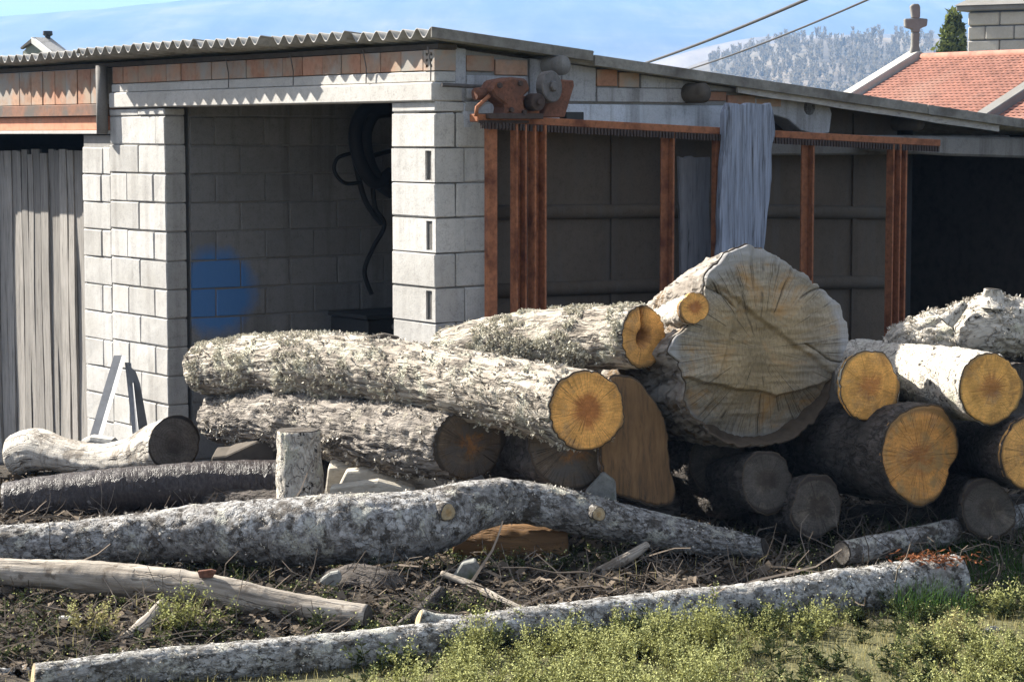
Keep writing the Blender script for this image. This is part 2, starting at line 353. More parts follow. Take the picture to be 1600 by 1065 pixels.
MAT['brown_wood'] = M_plank('brown_board', (0.16, 0.085, 0.03), (0.05, 0.025, 0.012), (3, 9, 9))

MAT['b_lichen'] = M_bark('bark_lichen', (0.47, 0.43, 0.36), (0.29, 0.25, 0.205), (0.035, 0.028, 0.022), 1.0, 0.15, 0.95, 0.20, lichen=(0.50, 0.485, 0.38), lth=(0.54, 0.62), bumpd=0.018)
MAT['b_grey'] = M_bark('bark_grey', (0.34, 0.305, 0.265), (0.20, 0.175, 0.15), (0.03, 0.025, 0.022), 1.15, 0.18, 0.95, 0.20, lichen=(0.42, 0.38, 0.30), lth=(0.57, 0.66), bumpd=0.02)
MAT['b_white'] = M_bark('bark_white', (0.50, 0.465, 0.41), (0.38, 0.35, 0.305), (0.06, 0.05, 0.045), 0.8, 0.12, 0.85, 0.06, bumpd=0.012, crsc=16, patch=(0.24, 0.21, 0.175), rings=0.3)
MAT['b_cherry'] = M_bark('bark_cherry', (0.058, 0.047, 0.044), (0.030, 0.024, 0.023), (0.012, 0.010, 0.010), 0.9, 1.6, 0.35, 0.1, rings=0.6, spots=(0.17, 0.155, 0.15), sth=(0.62, 0.68), rough=0.42, bumpd=0.004)
MAT['b_mottle'] = M_bark('bark_mottled', (0.38, 0.375, 0.365), (0.18, 0.17, 0.16), (0.03, 0.025, 0.021), 1.1, 0.8, 0.35, 0.10, lichen=(0.44, 0.43, 0.37), lth=(0.56, 0.62), spots=(0.055, 0.048, 0.041), sth=(0.52, 0.62), bumpd=0.012, patch=(0.085, 0.075, 0.065))
MAT['b_alder'] = M_bark('bark_alder', (0.42, 0.415, 0.40), (0.20, 0.19, 0.175), (0.035, 0.03, 0.026), 1.2, 0.7, 0.3, 0.10, lichen=(0.46, 0.45, 0.39), lth=(0.55, 0.62), spots=(0.045, 0.04, 0.034), sth=(0.53, 0.60), bumpd=0.009, patch=(0.12, 0.11, 0.095))
MAT['b_bare'] = M_bark('bare_pole_wood', (0.33, 0.295, 0.25), (0.23, 0.20, 0.165), (0.06, 0.048, 0.04), 0.8, 0.07, 0.5, 0.06, patch=(0.14, 0.115, 0.09), bumpd=0.007, crsc=16)
MAT['b_pale'] = M_bark('bark_pale', (0.55, 0.51, 0.45), (0.42, 0.385, 0.33), (0.04, 0.034, 0.028), 1.1, 0.6, 0.55, 0.10, lichen=(0.55, 0.53, 0.42), lth=(0.54, 0.62), spots=(0.035, 0.03, 0.025), sth=(0.585, 0.63))
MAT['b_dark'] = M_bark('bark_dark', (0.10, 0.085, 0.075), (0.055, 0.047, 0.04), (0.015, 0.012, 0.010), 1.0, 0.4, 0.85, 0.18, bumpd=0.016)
MAT['b_oak'] = M_bark('bark_old_oak', (0.34, 0.31, 0.27), (0.18, 0.155, 0.13), (0.035, 0.028, 0.022), 0.7, 0.16, 0.8, 0.12, patch=(0.13, 0.085, 0.045), bumpd=0.02, crsc=18)

MAT['c_orange'] = M_cut('cut_orange', (0.84, 0.42, 0.115), (0.45, 0.17, 0.05), 0.40, 0.34, rim=(0.30, 0.17, 0.07), crack=0.75, rings=0.12)
MAT['c_amber'] = M_cut('cut_amber', (0.74, 0.39, 0.12), (0.38, 0.19, 0.07), 0.30, 0.4, rim=(0.26, 0.15, 0.06), crack=0.6, rings=0.15)
MAT['c_yellow'] = M_cut('cut_yellow', (0.80, 0.42, 0.115), (0.46, 0.20, 0.06), 0.36, 0.60, rim=(0.30, 0.18, 0.07), crack=0.45, rings=0.10, stain=(0.45, 0.23, 0.07), sth=(0.52, 0.66))
MAT['c_pear'] = M_cut('cut_tan', (0.64, 0.31, 0.09), (0.38, 0.165, 0.055), 0.30, 0.55, rim=(0.24, 0.14, 0.06), crack=0.7, rings=0.08, stain=(0.36, 0.22, 0.09), sth=(0.48, 0.62))
MAT['c_brown'] = M_cut('cut_brown', (0.13, 0.10, 0.07), (0.26, 0.125, 0.045), 0.34, 0.4, rim=(0.05, 0.04, 0.03), crack=0.95, rings=0.2, stain=(0.10, 0.088, 0.075), sth=(0.44, 0.58))
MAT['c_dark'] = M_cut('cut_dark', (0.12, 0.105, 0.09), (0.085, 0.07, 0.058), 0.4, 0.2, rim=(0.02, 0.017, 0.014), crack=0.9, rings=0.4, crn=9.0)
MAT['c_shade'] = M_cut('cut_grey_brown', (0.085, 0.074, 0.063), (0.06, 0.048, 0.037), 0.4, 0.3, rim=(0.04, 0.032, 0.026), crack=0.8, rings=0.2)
MAT['c_old'] = M_cut('cut_weathered', (0.31, 0.285, 0.245), (0.34, 0.255, 0.145), 0.68, 0.40, rim=(0.30, 0.29, 0.28), crack=0.75, rings=0.22, stain=(0.36, 0.215, 0.09), sth=(0.52, 0.68), rr=120, crn=6.0, hblend=0.3, saw=0.5)
MAT['c_slab'] = M_cut('cut_slab_brown', (0.12, 0.085, 0.055), (0.24, 0.115, 0.04), 0.5, 0.7, rim=(0.11, 0.085, 0.06), crack=0.7, rings=0.1, stain=(0.10, 0.095, 0.085), sth=(0.5, 0.62))
MAT['b_brown'] = M_bark('barkless_brown_wood', (0.17, 0.095, 0.04), (0.12, 0.065, 0.027), (0.05, 0.03, 0.015), 0.8, 0.1, 0.3, 0.06, bumpd=0.005)
MAT['c_split'] = M_plank('split_slab_brown', (0.185, 0.108, 0.052), (0.045, 0.034, 0.026), (11, 11, 1.6), (0.46, 0.62))
MAT['c_pale'] = M_cut('cut_pale', (0.46, 0.36, 0.22), (0.40, 0.27, 0.13), 0.4, 0.15, rim=(0.25, 0.2, 0.14), crack=0.4, rings=0.25)
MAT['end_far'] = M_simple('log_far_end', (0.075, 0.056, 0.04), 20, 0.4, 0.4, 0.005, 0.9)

def M_leaf(name, c, var=0.35, tr=0.35, hue=None):
    t = NT(name); t.t.nodes.remove(t.b)
    r = t.nd('ShaderNodeNewGeometry').outputs['Random Per Island']
    col = t.mix(r, tuple(x * (1 - var) for x in c), hue if hue else tuple(min(1, x * (1 + var)) for x in c))
    d = t.nd('ShaderNodeBsdfDiffuse', Color=col); tl = t.nd('ShaderNodeBsdfTranslucent', Color=col)
    mx = t.nd('ShaderNodeMixShader', Fac=tr); t.L(d.outputs[0], mx.inputs[1]); t.L(tl.outputs[0], mx.inputs[2])
    t.L(mx.outputs[0], t.out.inputs[0]); return t.m
MAT['lichen'] = M_leaf('lichen_tufts', (0.43, 0.405, 0.31), 0.35, 0.1, (0.56, 0.53, 0.44))
MAT['lichen_dry'] = M_leaf('bark_flakes', (0.42, 0.385, 0.33), 0.5, 0.05)
MAT['weed'] = M_leaf('weed_leaf', (0.155, 0.16, 0.055), 0.5, 0.3)
MAT['weed_flower'] = M_leaf('weed_flower', (0.38, 0.39, 0.17), 0.3, 0.3)
MAT['weed_dark'] = M_leaf('herb_leaf', (0.038, 0.048, 0.02), 0.45, 0.3)
MAT['grass'] = M_leaf('grass_blade', (0.15, 0.15, 0.045), 0.5, 0.35, (0.42, 0.37, 0.18))
MAT['grass_dark'] = M_leaf('tall_grass_blade', (0.04, 0.075, 0.02), 0.45, 0.3)
MAT['debris'] = M_leaf('bark_litter', (0.04, 0.031, 0.024), 0.8, 0.0, (0.16, 0.13, 0.10))
MAT['twig'] = M_leaf('dead_twig', (0.12, 0.10, 0.082), 0.6, 0.0)
MAT['dry_leaf'] = M_leaf('dry_leaf', (0.17, 0.07, 0.035), 0.5, 0.2)
MAT['needle'] = M_leaf('conifer_needles', (0.11, 0.13, 0.04), 0.5, 0.2)
MAT['bare_tree'] = M_leaf('bare_twigs', (0.25, 0.215, 0.15), 0.2, 0.3)
# ------------------------------------------------------------------ ground, hills, haze
def log_line(x): return 9.14 + (x + 1.9) * 0.402          # where the front pole lies on the ground
def gz_base(x, y): return -0.62 * smooth(15.0, 18.0, y) - 3.2 * smooth(24, 60, y)
def ground_z(x, y):
    x = np.asarray(x, float); y = np.asarray(y, float)
    P = np.stack([x, y, np.zeros_like(x)], -1)
    near = 1 - smooth(20, 40, y)
    back = smooth(0.1, 0.9, y - log_line(np.clip(x, -3, 4))) * (1 - smooth(13.0, 14.0, y))
    b = 0.05 * fbm(P * 1.3, 4, 3) + 0.022 * fbm(P * 6, 4, 5) * (0.6 + back)
    heap = 0.10 * back * (0.55 + 0.6 * fbm(P * 1.7, 3, 9))
    return gz_base(x, y) + (b + heap) * near - 0.015
def spaced(lo, hi, step, far, k=1.18):
    a = list(np.arange(lo, hi + step / 2, step)); s = step
    while a[-1] < far: s *= k; a.append(a[-1] + s)
    s = step; b = []
    q = lo
    while q > -far: s *= k; q -= s; b.append(q)
    return np.array(b[::-1] + a)
gx = spaced(-3.4, 4.6, 0.03, 6500); gy = spaced(7.6, 15.2, 0.03, 6500)
gy = gy[gy > -300]
GX, GY = np.meshgrid(gx, gy); GZ = ground_z(GX, GY)
V = np.stack([GX, GY, GZ], -1).reshape(-1, 3); nx = len(gx); ny = len(gy)
ii = (np.arange(ny - 1)[:, None] * nx + np.arange(nx - 1)[None]).ravel()
me = mesh_np(V, np.stack([ii, ii + 1, ii + nx + 1, ii + nx], -1), smooth_=True)
t = NT('soil_and_turf'); g = t.nd('ShaderNodeNewGeometry').outputs['Position']
n1 = t.noise(g, 16, 8, 0.75); n2 = t.noise(g, 1.3, 5, 0.6); n3 = t.noise(g, 60, 4, 0.7)
soil = t.ramp(n1, [(0.3, (0.014, 0.010, 0.007)), (0.5, (0.036, 0.028, 0.020)), (0.72, (0.085, 0.070, 0.052))])
turf = t.ramp(n3, [(0.3, (0.04, 0.04, 0.018)), (0.52, (0.10, 0.098, 0.042)), (0.72, (0.22, 0.19, 0.10))])
sx = t.nd('ShaderNodeSeparateXYZ', Vector=g)
# turf grows on the trodden side in front of the pole, litter and soil lie under the pile
edge = t.math('SUBTRACT', sx.outputs[1], t.math('MULTIPLY_ADD', sx.outputs[0], 0.402, 9.75))
fr = t.nd('ShaderNodeMapRange', Value=t.math('ADD', edge, t.math('MULTIPLY', t.math('SUBTRACT', n2, 0.5), 0.8)))
fr.inputs[1].default_value = -0.35; fr.inputs[2].default_value = 0.1; fr.inputs[3].default_value = 1; fr.inputs[4].default_value = 0
col = t.mix(fr.outputs[0], soil, turf)
far = t.nd('ShaderNodeMapRange', Value=sx.outputs[1]); far.inputs[1].default_value = 24; far.inputs[2].default_value = 60
col = t.mix(far.outputs[0], col, t.mix(n2, (0.20, 0.18, 0.10), (0.12, 0.13, 0.06)))
M_ground = t.done(col, t.bump(t.math('ADD', n1, n3), 0.8, 0.02), 0.95)
o = link('ground', me, M_ground); tag(o, kind='structure')

def hill_h(x, y):
    P = np.stack([x, y, np.zeros_like(x)], -1)
    ang = x / np.maximum(y, 1)
    ridge = 190 + 60 * smooth(-0.26, -0.05, ang) + 24 * fbm(P / 700, 4, 21) + 12 * fbm(P / 160, 4, 22)
    h = ridge * smooth(1500, 3900, y) * (1 - 0.15 * smooth(4200, 5400, y))
    near = (14 + 40 * smooth(-0.02, 0.14, ang) - 16 * smooth(0.2, 0.5, ang)) * np.exp(-((y - 1150) / 420) ** 2)
    h2 = 84 * smooth(-0.06, 0.12, ang) * np.exp(-((y - 1800) / 420) ** 2)
    return np.maximum(h, np.maximum(near, h2) + 5 * fbm(P / 120, 4, 23)) - 6
hy = 420 * (5600 / 420) ** np.linspace(0, 1, 230); ha = np.linspace(-1.9, 1.9, 420)
HA, HY = np.meshgrid(ha, hy); HX = HA * HY; HZ = hill_h(HX, HY)
HZ = HZ * smooth(420, 700, HY) - 8 * (1 - smooth(420, 700, HY))
V = np.stack([HX, HY, HZ], -1).reshape(-1, 3); ii = (np.arange(229)[:, None] * 420 + np.arange(419)[None]).ravel()
me = mesh_np(V, np.stack([ii, ii + 1, ii + 421, ii + 420], -1), smooth_=True)
t = NT('hill_cover'); g = t.nd('ShaderNodeNewGeometry').outputs['Position']
a = t.noise(t.mapv(g, (1 / 300, 1 / 1500, 1 / 70)), 1.0, 7, 0.65, 0.6); b = t.vor(t.mapv(g, (1 / 170, 1 / 1500, 1 / 300)), 1.0)
col = t.ramp(a, [(0.36, (0.03, 0.036, 0.03)), (0.5, (0.06, 0.06, 0.046)), (0.6, (0.12, 0.10, 0.075)), (0.72, (0.20, 0.155, 0.11))])
col = t.mix(t.ramp(b, [(0.3, 0.0), (0.6, 0.2)]), col, (0.22, 0.17, 0.12))
moor = t.nd('ShaderNodeMapRange', Value=t.nd('ShaderNodeSeparateXYZ', Vector=g).outputs[1]); moor.inputs[1].default_value = 1500; moor.inputs[2].default_value = 2700; moor.inputs[3].default_value = 0.75; moor.inputs[4].default_value = 0
col = t.mix(moor.outputs[0], col, t.mix(t.ramp(a, [(0.4, 0.0), (0.6, 1.0)]), (0.13, 0.115, 0.08), (0.20, 0.16, 0.115)))
col = t.mix(1.0, col, t.ramp(t.noise(t.mapv(g, (1 / 45, 1 / 500, 1 / 60)), 1.0, 6, 0.7), [(0.35, 0.55), (0.55, 1.0), (0.7, 1.25)]), 'MULTIPLY')
o = link('hills', me, t.done(col, None, 1.0)); tag(o, kind='structure')

hz = NT('haze_air'); hz.t.nodes.remove(hz.b)
pv = hz.t.nodes.new('ShaderNodeVolumePrincipled'); pv.inputs['Color'].default_value = (0.27, 0.52, 0.95, 1); pv.inputs['Density'].default_value = HAZE_D
pv.inputs['Anisotropy'].default_value = 0.0
hz.L(pv.outputs[0], hz.out.inputs['Volume'])
hb = MB(); hb.box((-11500, -400, -16), (11500, 9000, 292)); o = hb.build('haze', hz.m); tag(o, kind='stuff')

# ------------------------------------------------------------------ the shed: local frame x along the side wall (away), y along the front wall, z up
CX, CY = at(680, 300, 13.3)[:2]
SANG = math.atan2(0.578, 0.816)
MX = np.array([math.cos(SANG), math.sin(SANG), 0]); MY = np.array([-math.sin(SANG), math.cos(SANG), 0])
def L2W(s, t, z): return np.array([CX, CY, 0]) + MX * s + MY * t + np.array([0, 0, z])
def side(px, py, off=0.0):
    """local (s, z) of the pixel on the plane y = -off in front of the side wall"""
    d = ray(px, py); c0 = L2W(0, -off, 0); k = np.dot(c0 - EYEP, MY) / np.dot(d, MY); P = EYEP + d * k
    return float(np.dot(P - c0, MX)), float(P[2])
def front(px, py, off=0.0):
    d = ray(px, py); c0 = L2W(-off, 0, 0); k = np.dot(c0 - EYEP, MX) / np.dot(d, MX); P = EYEP + d * k
    return float(np.dot(P - c0, MY)), float(P[2])
shed = empty('concrete_block_shed', (CX, CY, 0), SANG)
tag(shed, 'half open shed of grey concrete blocks with corrugated fibre cement roof', 'shed')

BC = {}
def block_mesh(lx, ly, lz, seed=0, slot=False):
    key = (round(lx, 3), round(ly, 3), round(lz, 3), seed, slot)
    if key in BC: return BC[key]
    mb = MB()
    if not slot: mb.box((0, 0, 0), (lx, ly, lz))
    else:       # a block laid on its side face: the cavity shows towards -x, near the low-y end
        y0, y1 = 0.035, 0.10
        mb.box((0, y1, 0), (lx, ly, lz)); mb.box((0, 0, 0), (lx, y0, lz)); mb.box((0.06, y0, 0), (lx, y1, lz))
        mb.box((0, y0, 0), (0.06, y1, 0.012)); mb.box((0, y0, lz - 0.012), (0.06, y1, lz))
    me = mb.mesh(False, 0.0 if slot else 0.006, 1)
    if not slot:
        r = np.random.default_rng(seed + int(lx * 1000) + int(ly * 100)); co = np.empty(len(me.vertices) * 3); me.vertices.foreach_get('co', co)
        co += r.normal(0, 0.0016, co.shape); me.vertices.foreach_set('co', co); me.update()
    me.materials.append(MAT['block']); BC[key] = me; return me
def put_block(parent, s, t_, z, lx, ly, lz, name='concrete_block', slot=False, mat=None, jit=0.003):
    me = block_mesh(lx, ly, lz, random.randrange(4), slot)
    o = bpy.data.objects.new(name, me); COL.objects.link(o); o.parent = parent
    o.location = (s + random.uniform(-jit, jit), t_, z + random.uniform(-0.001, 0.001)); o.rotation_euler = (0, random.uniform(-.004, .004), random.uniform(-.006, .006))
    if mat is not None:
        o.material_slots[0].link = 'OBJECT'; o.material_slots[0].material = mat
    return o
PITCHZ = 0.2025; Z0 = 1.687 - 8 * PITCHZ; G = 0.009
def wall(name, mat='mortar'):
    o = bpy.data.objects.new(name, None); return o
def part(mb, name, mat, bevel=0.0, smooth_=False, parent=None):
    return mb.build(name, MAT[mat] if isinstance(mat, str) else mat, parent or shed, smooth_, bevel)

# corner pier and the start of the side wall
mb = MB(); mb.box((0.012, 0.012, -0.3), (0.19, 0.455, 2.352)); mb.box((0.012, 0.012, -0.3), (0.385, 0.188, 2.352)); pier = part(mb, 'corner_pier', 'mortar')
for k in range(-1, 12):
    z = Z0 + k * PITCHZ; h = PITCHZ - G
    if z + h > 2.36: h = 2.352 - z
    if h < 0.03: continue
    sl = (k % 2 == 1)
    put_block(pier, 0, 0, z, 0.15 - G if not sl else 0.2, 0.465, h, slot=(sl and h > 0.1))
    if sl: put_block(pier, 0.2 + G, 0, z, 0.185, 0.2, h)
    else:
        put_block(pier, 0.15, 0, z, 0.245, 0.2, h)
        put_block(pier, 0.155, 0.2 + G, z, 0.045, 0.25, h)
# left pier, full blocks in running bond
mb = MB(); mb.box((0.012, 3.423, -0.8), (0.148, 4.295, 2.345)); lp = part(mb, 'left_pier', 'mortar')
for k in range(-5, 12):
    z = Z0 + k * PITCHZ + 0.004; h = min(PITCHZ - G, 2.345 - z)
    if h < 0.03: continue
    cuts = [3.411, 3.83, 4.298] if k % 2 else [3.411, 3.60, 4.02, 4.298]
    if k == 10: cuts = [3.411, 3.56, 4.298]
    for a, b in zip(cuts[:-1], cuts[1:]): put_block(lp, 0, a + G / 2, z, 0.16, b - a - G, h)
# narrow stack between left pier and the plank door
mb = MB(); mb.box((0.02, 4.31, -0.8), (0.188, 4.775, 2.16)); sp = part(mb, 'door_jamb_stack', 'mortar')
for k in range(-5, 10):
    z = Z0 + k * PITCHZ + (-0.012); h = min(PITCHZ - G, 2.165 - z)
    if h < 0.03: continue
    cuts = [4.305, 4.78] if k % 2 else [4.305, 4.46, 4.78]
    if k == 9: cuts = [4.305, 4.43, 4.78]
    for a, b in zip(cuts[:-1], cuts[1:]): put_block(sp, 0.006, a + G / 2, z, 0.19, b - a - G, h)
# partition inside, from the left pier to the back
part_t = 3.44
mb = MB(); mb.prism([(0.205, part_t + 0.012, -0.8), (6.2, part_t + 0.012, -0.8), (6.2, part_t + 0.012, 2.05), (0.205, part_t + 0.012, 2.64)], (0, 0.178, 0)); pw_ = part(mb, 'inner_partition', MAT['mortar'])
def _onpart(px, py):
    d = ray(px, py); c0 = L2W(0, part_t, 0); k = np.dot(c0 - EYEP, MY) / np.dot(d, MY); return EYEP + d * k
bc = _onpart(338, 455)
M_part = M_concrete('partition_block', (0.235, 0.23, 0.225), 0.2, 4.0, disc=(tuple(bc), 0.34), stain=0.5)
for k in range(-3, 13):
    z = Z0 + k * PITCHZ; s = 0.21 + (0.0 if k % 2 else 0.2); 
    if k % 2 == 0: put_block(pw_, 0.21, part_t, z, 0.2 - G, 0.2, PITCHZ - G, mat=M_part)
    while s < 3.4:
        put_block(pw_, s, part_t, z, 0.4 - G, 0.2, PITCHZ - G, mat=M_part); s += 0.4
# rear and far walls, plain
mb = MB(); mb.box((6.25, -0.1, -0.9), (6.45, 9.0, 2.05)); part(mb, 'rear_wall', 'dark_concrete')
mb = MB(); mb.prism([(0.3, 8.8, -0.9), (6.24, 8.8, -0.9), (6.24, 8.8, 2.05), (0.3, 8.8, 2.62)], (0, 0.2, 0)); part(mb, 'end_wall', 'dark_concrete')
mb = MB(); mb.box((0.0, 7.6, -0.9), (0.2, 9.0, 2.16)); part(mb, 'front_wall', 'block')

# lintels, brick course, wall plate
mb = MB(); mb.box((-0.022, -0.004, 2.354), (0.19, 4.25, 2.463)); part(mb, 'lintel', 'lintel', 0.008)
mb = MB(); mb.box((0.0, 0.0, 2.465), (0.19, 4.25, 2.525)); part(mb, 'concrete_band', 'lintel', 0.006)
mb = MB(); mb.box((0.02, 0.02, 2.527), (0.18, 4.22, 2.648)); mbx = part(mb, 'brick_bed', 'mortar')
def hollow_brick(parent, s, t_, z, lx, ly, lz, mat, holes=False):
    mb = MB()
    if not holes: mb.box((0, 0, 0), (lx, ly, lz))
    else:
        nz, nyy = 3, 2; wz = lz / (nz * 2 + 1) * 1.0; wy = ly / (nyy * 2 + 1)
        for j in range(nz + 1): mb.box((0, 0, j * 2 * wz), (lx, ly, j * 2 * wz + wz))
        for j in range(nz):
            for i in range(nyy + 1): mb.box((0, i * 2 * wy, j * 2 * wz + wz), (lx, i * 2 * wy + wy, j * 2 * wz + 2 * wz))
            mb.box((0.05, 0.004, j * 2 * wz + wz), (lx - .01, ly - 0.004, j * 2 * wz + 2 * wz), 1)  # black plugs put the shade of the holes into colour
    o = mb.build('hollow_brick', [MAT[mat], MAT['black']], parent, False, 0.0 if holes else 0.003); o.location = (s, t_, z); return o
hollow_brick(mbx, -0.004, -0.002, 2.53, 0.17, 0.115, 0.118, 'brick_pale', True)
tt = 0.125; i = 0
while tt < 4.2:
    w_ = random.uniform(0.215, 0.25); w_ = min(w_, 4.235 - tt)
    if w_ > 0.04: hollow_brick(mbx, random.uniform(-.003, .004), tt, 2.53, 0.17, w_ - 0.007, 0.117, 'brick' if random.random() < (0.55 if tt < 3.4 else 0.85) else 'brick_pale')
    tt += w_; i += 1
mb = MB(); mb.box((0.01, -0.02, 2.652), (0.14, 8.9, 2.682)); part(mb, 'wall_plate', 'dark_wood')
# bay over the plank door: clay lintel blocks below, bricks above
mb = MB(); mb.box((-0.03, 4.36, 2.300), (0.17, 8.9, 2.385)); part(mb, 'upper_clay_lintel', M_simple('dirty_clay', (0.17, 0.085, 0.055), 20, 0.4, 0.3, 0.004, 0.9, use='W', dark=(0.10, 0.085, 0.075), dth=(0.45, 0.6)), 0.004)
mb = MB(); mb.box((0.0, 4.36, 2.195), (0.17, 8.9, 2.298)); part(mb, 'clay_lintel', M_simple('clay_lintel', (0.46, 0.20, 0.12), 20, 0.3, 0.3, 0.004, 0.9, use='W', dark=(0.40, 0.26, 0.18)), 0.004)
mb = MB(); mb.box((-0.02, 4.30, 2.168), (0.19, 8.9, 2.193)); part(mb, 'door_head', 'lintel', 0.003)
mb = MB(); mb.box((0.02, 4.38, 2.387), (0.17, 8.9, 2.648)); bb = part(mb, 'brick_panel', 'mortar')
tt = 4.385
while tt < 7.4:
    w_ = random.uniform(0.20, 0.23)
    for zz, hh in ((2.389, 0.259),):
        hollow_brick(bb, random.uniform(-.004, .004), tt, zz, 0.15, w_ - 0.008, hh - 0.005, 'brick_pale' if random.random() < 0.6 else 'brick')
    tt += w_
mb = MB(); mb.tube([(-0.045, 4.315, 2.17), (-0.045, 4.315, 2.66)], 0.042, 12); part(mb, 'drain_pipe', 'old_concrete', smooth_=True)
for px in (352, 453, 567, 668):
    a, z1 = front(px, 70, 0.05); mb = MB(); mb.tube([(-0.05, a, 2.665), (-0.03, a - 0.004, 2.56), (-0.028, a + 0.002, 2.47)], 0.004, 6); part(mb, 'tie_wire', 'grey_metal')

# plank door
door = None
mb = MB(); mb.box((0.36, 4.80, 0.3), (0.40, 7.58, 0.40)); mb.box((0.36, 4.80, 1.55), (0.40, 7.58, 1.65)); mb.box((0.36, 4.8, -0.7), (0.40, 7.58, -.6)); door = part(mb, 'plank_door', 'dark_wood')
def wavy_board(w_, th, z0, z1, seed, amp=0.012, lean=0.0):
    r = np.random.default_rng(seed); n = 22; z = np.linspace(z0, z1, n); P = np.stack([z * 1.3, z * 0 + seed * 3.7, z * 0], -1)
    c = fbm(P, 2, 31) * amp * 1.5 + lean * (z - z0); hw = w_ / 2 * (1 + 0.14 * fbm(P * 2.2, 3, 33)); d = fbm(P * 0.9, 2, 35) * 0.012
    V = []; F = []
    for k in range(n):
        V += [(d[k], c[k] - hw[k], z[k]), (d[k], c[k] + hw[k], z[k]), (d[k] + th, c[k] + hw[k], z[k]), (d[k] + th, c[k] - hw[k], z[k])]
    for k in range(n - 1):
        b = k * 4
        for j in range(4): F.append((b + j, b + (j + 1) % 4, b + 4 + (j + 1) % 4, b + 4 + j))
    F += [(0, 1, 2, 3), tuple((n - 1) * 4 + j for j in (3, 2, 1, 0))]
    mb = MB(); mb.add(V, F); return mb
tt = 4.83; i = 0
while tt < 7.55:
    w_ = random.uniform(0.075, 0.16); mb = wavy_board(w_, 0.022, -0.66, 2.05 - abs(random.gauss(0, 0.018)), i, 0.010, random.uniform(0.002, 0.016))
    o = part(mb, 'plank', 'plank', 0.0, parent=door); o.location = (0.315 + random.choice((0, 0.004, 0.022)) + random.uniform(0, 0.012), tt + w_ / 2, 0)
    tt += w_ + random.choice((-0.004, 0.006, 0.012, 0.022)); i += 1

# roof of corrugated fibre cement sheets, two rows down the slope
SL = 0.098; WL = 0.146; AMP = 0.027; TH = 0.0065
def roof_z(s): return 2.722 - SL * s
def sheet(t0, t1, s0, s1, lift):
    n = int(round((t1 - t0) / WL * 14)); t_ = np.linspace(t0, t1, n + 1); ns = 5; s_ = np.linspace(s0, s1, ns)
    V = []; 
    for k in range(2):
        for a in s_:
            for b in t_:
                V.append((a, b, roof_z(a) + lift + AMP * math.cos(2 * math.pi * (b + 0.10) / WL) - k * TH))
    m1 = n + 1; F = []
    for k in range(2):
        o_ = k * ns * m1
        for i in range(ns - 1):
            for j in range(n):
                q = (o_ + i * m1 + j, o_ + i * m1 + j + 1, o_ + (i + 1) * m1 + j + 1, o_ + (i + 1) * m1 + j); F.append(q if k else q[::-1])
    h = ns * m1
    for j in range(n):
        F.append((j, j + 1, h + j + 1, h + j)); b = (ns - 1) * m1; F.append((b + j + 1, b + j, h + b + j, h + b + j + 1))
    for i in range(ns - 1):
        F.append((i * m1, (i + 1) * m1, h + (i + 1) * m1, h + i * m1)); b = n; F.append(((i + 1) * m1 + b, i * m1 + b, h + i * m1 + b, h + (i + 1) * m1 + b))
    mb = MB(); mb.add(V, F); return mb
tt = -0.10; i = 0
while tt < 9.0:
    t1 = tt + 6 * WL + 0.04
    mid_ = tt + 0.4
    ov = 0.080 + 0.155 * float(smooth(0.0, 2.8, mid_)) - 0.09 * float(smooth(4.1, 4.6, mid_)) + random.uniform(-0.008, 0.008)
    part(sheet(tt, t1, -ov, 1.06 + random.uniform(0, .03), 0.012 + (i % 2) * 0.007), 'roof_sheet', 'fibre', smooth_=True)
    part(sheet(tt, t1, 0.86, 3.9, -0.006 + (i % 2) * 0.007 - 0.004), 'roof_sheet', 'fibre', smooth_=True)
    part(sheet(tt, t1, 3.7, 6.7, -0.022 + (i % 2) * 0.007), 'roof_sheet', 'fibre', smooth_=True)
    tt += 6 * WL; i += 1
def verge(s0, s1, top, h, mat, nm):
    mb = MB(); y0, y1 = -0.125, -0.108
    V = [(s0, y0, roof_z(s0) + top - h), (s1, y0, roof_z(s1) + top - h), (s1, y1, roof_z(s1) + top - h), (s0, y1, roof_z(s0) + top - h)]
    V += [(a, b, c + h) for a, b, c in V]
    mb.add(V, [(0, 3, 2, 1), (4, 5, 6, 7), (0, 1, 5, 4), (1, 2, 6, 5), (2, 3, 7, 6), (3, 0, 4, 7)]); return part(mb, nm, mat, 0.003)
verge(-0.10, 1.05, 0.040, 0.062, 'verge', 'verge_strip'); verge(1.06, 3.85, 0.018, 0.064, 'verge', 'verge_strip'); verge(3.855, 6.7, 0.017, 0.064, 'verge', 'verge_strip')

# side wall above the steel frame: concrete beam, bricks showing through broken render
def sbox(name, s0, s1, z0, z1, y0, y1, mat, bevel=0.004):
    mb = MB(); mb.box((s0, y0, z0), (s1, y1, z1)); return part(mb, name, mat, bevel)
def slope_panel(name, s0, s1, z0, d0, d1, mat):   # bottom level z0, top follows the roof
    mb = MB(); zt0, zt1 = roof_z(s0) - 0.045, roof_z(s1) - 0.045
    mb.prism([(s0, d0, z0), (s1, d0, z0), (s1, d0, zt1), (s0, d0, zt0)], (0, d1 - d0, 0)); return part(mb, name, mat, 0.004)
sbox('wall_beam', 0.195, 2.36, 2.20, 2.345, 0.0, 0.19, MAT['pale_concrete'], 0.006)
mb = MB(); mb.box((0.02, 0.012, 2.354), (0.395, 0.19, 2.45)); part(mb, 'beam_end', 'render', 0.004)
mb = MB(); mb.box((0.40, 0.016, 2.347), (3.05, 0.18, 2.39)); mb.prism([(0.13, 0.016, 2.45), (3.05, 0.016, 2.38), (3.05, 0.016, roof_z(3.05) - 0.05), (0.13, 0.016, roof_z(0.13) - 0.05)], (0, 0.16, 0)); swall = part(mb, 'side_wall', 'mortar')
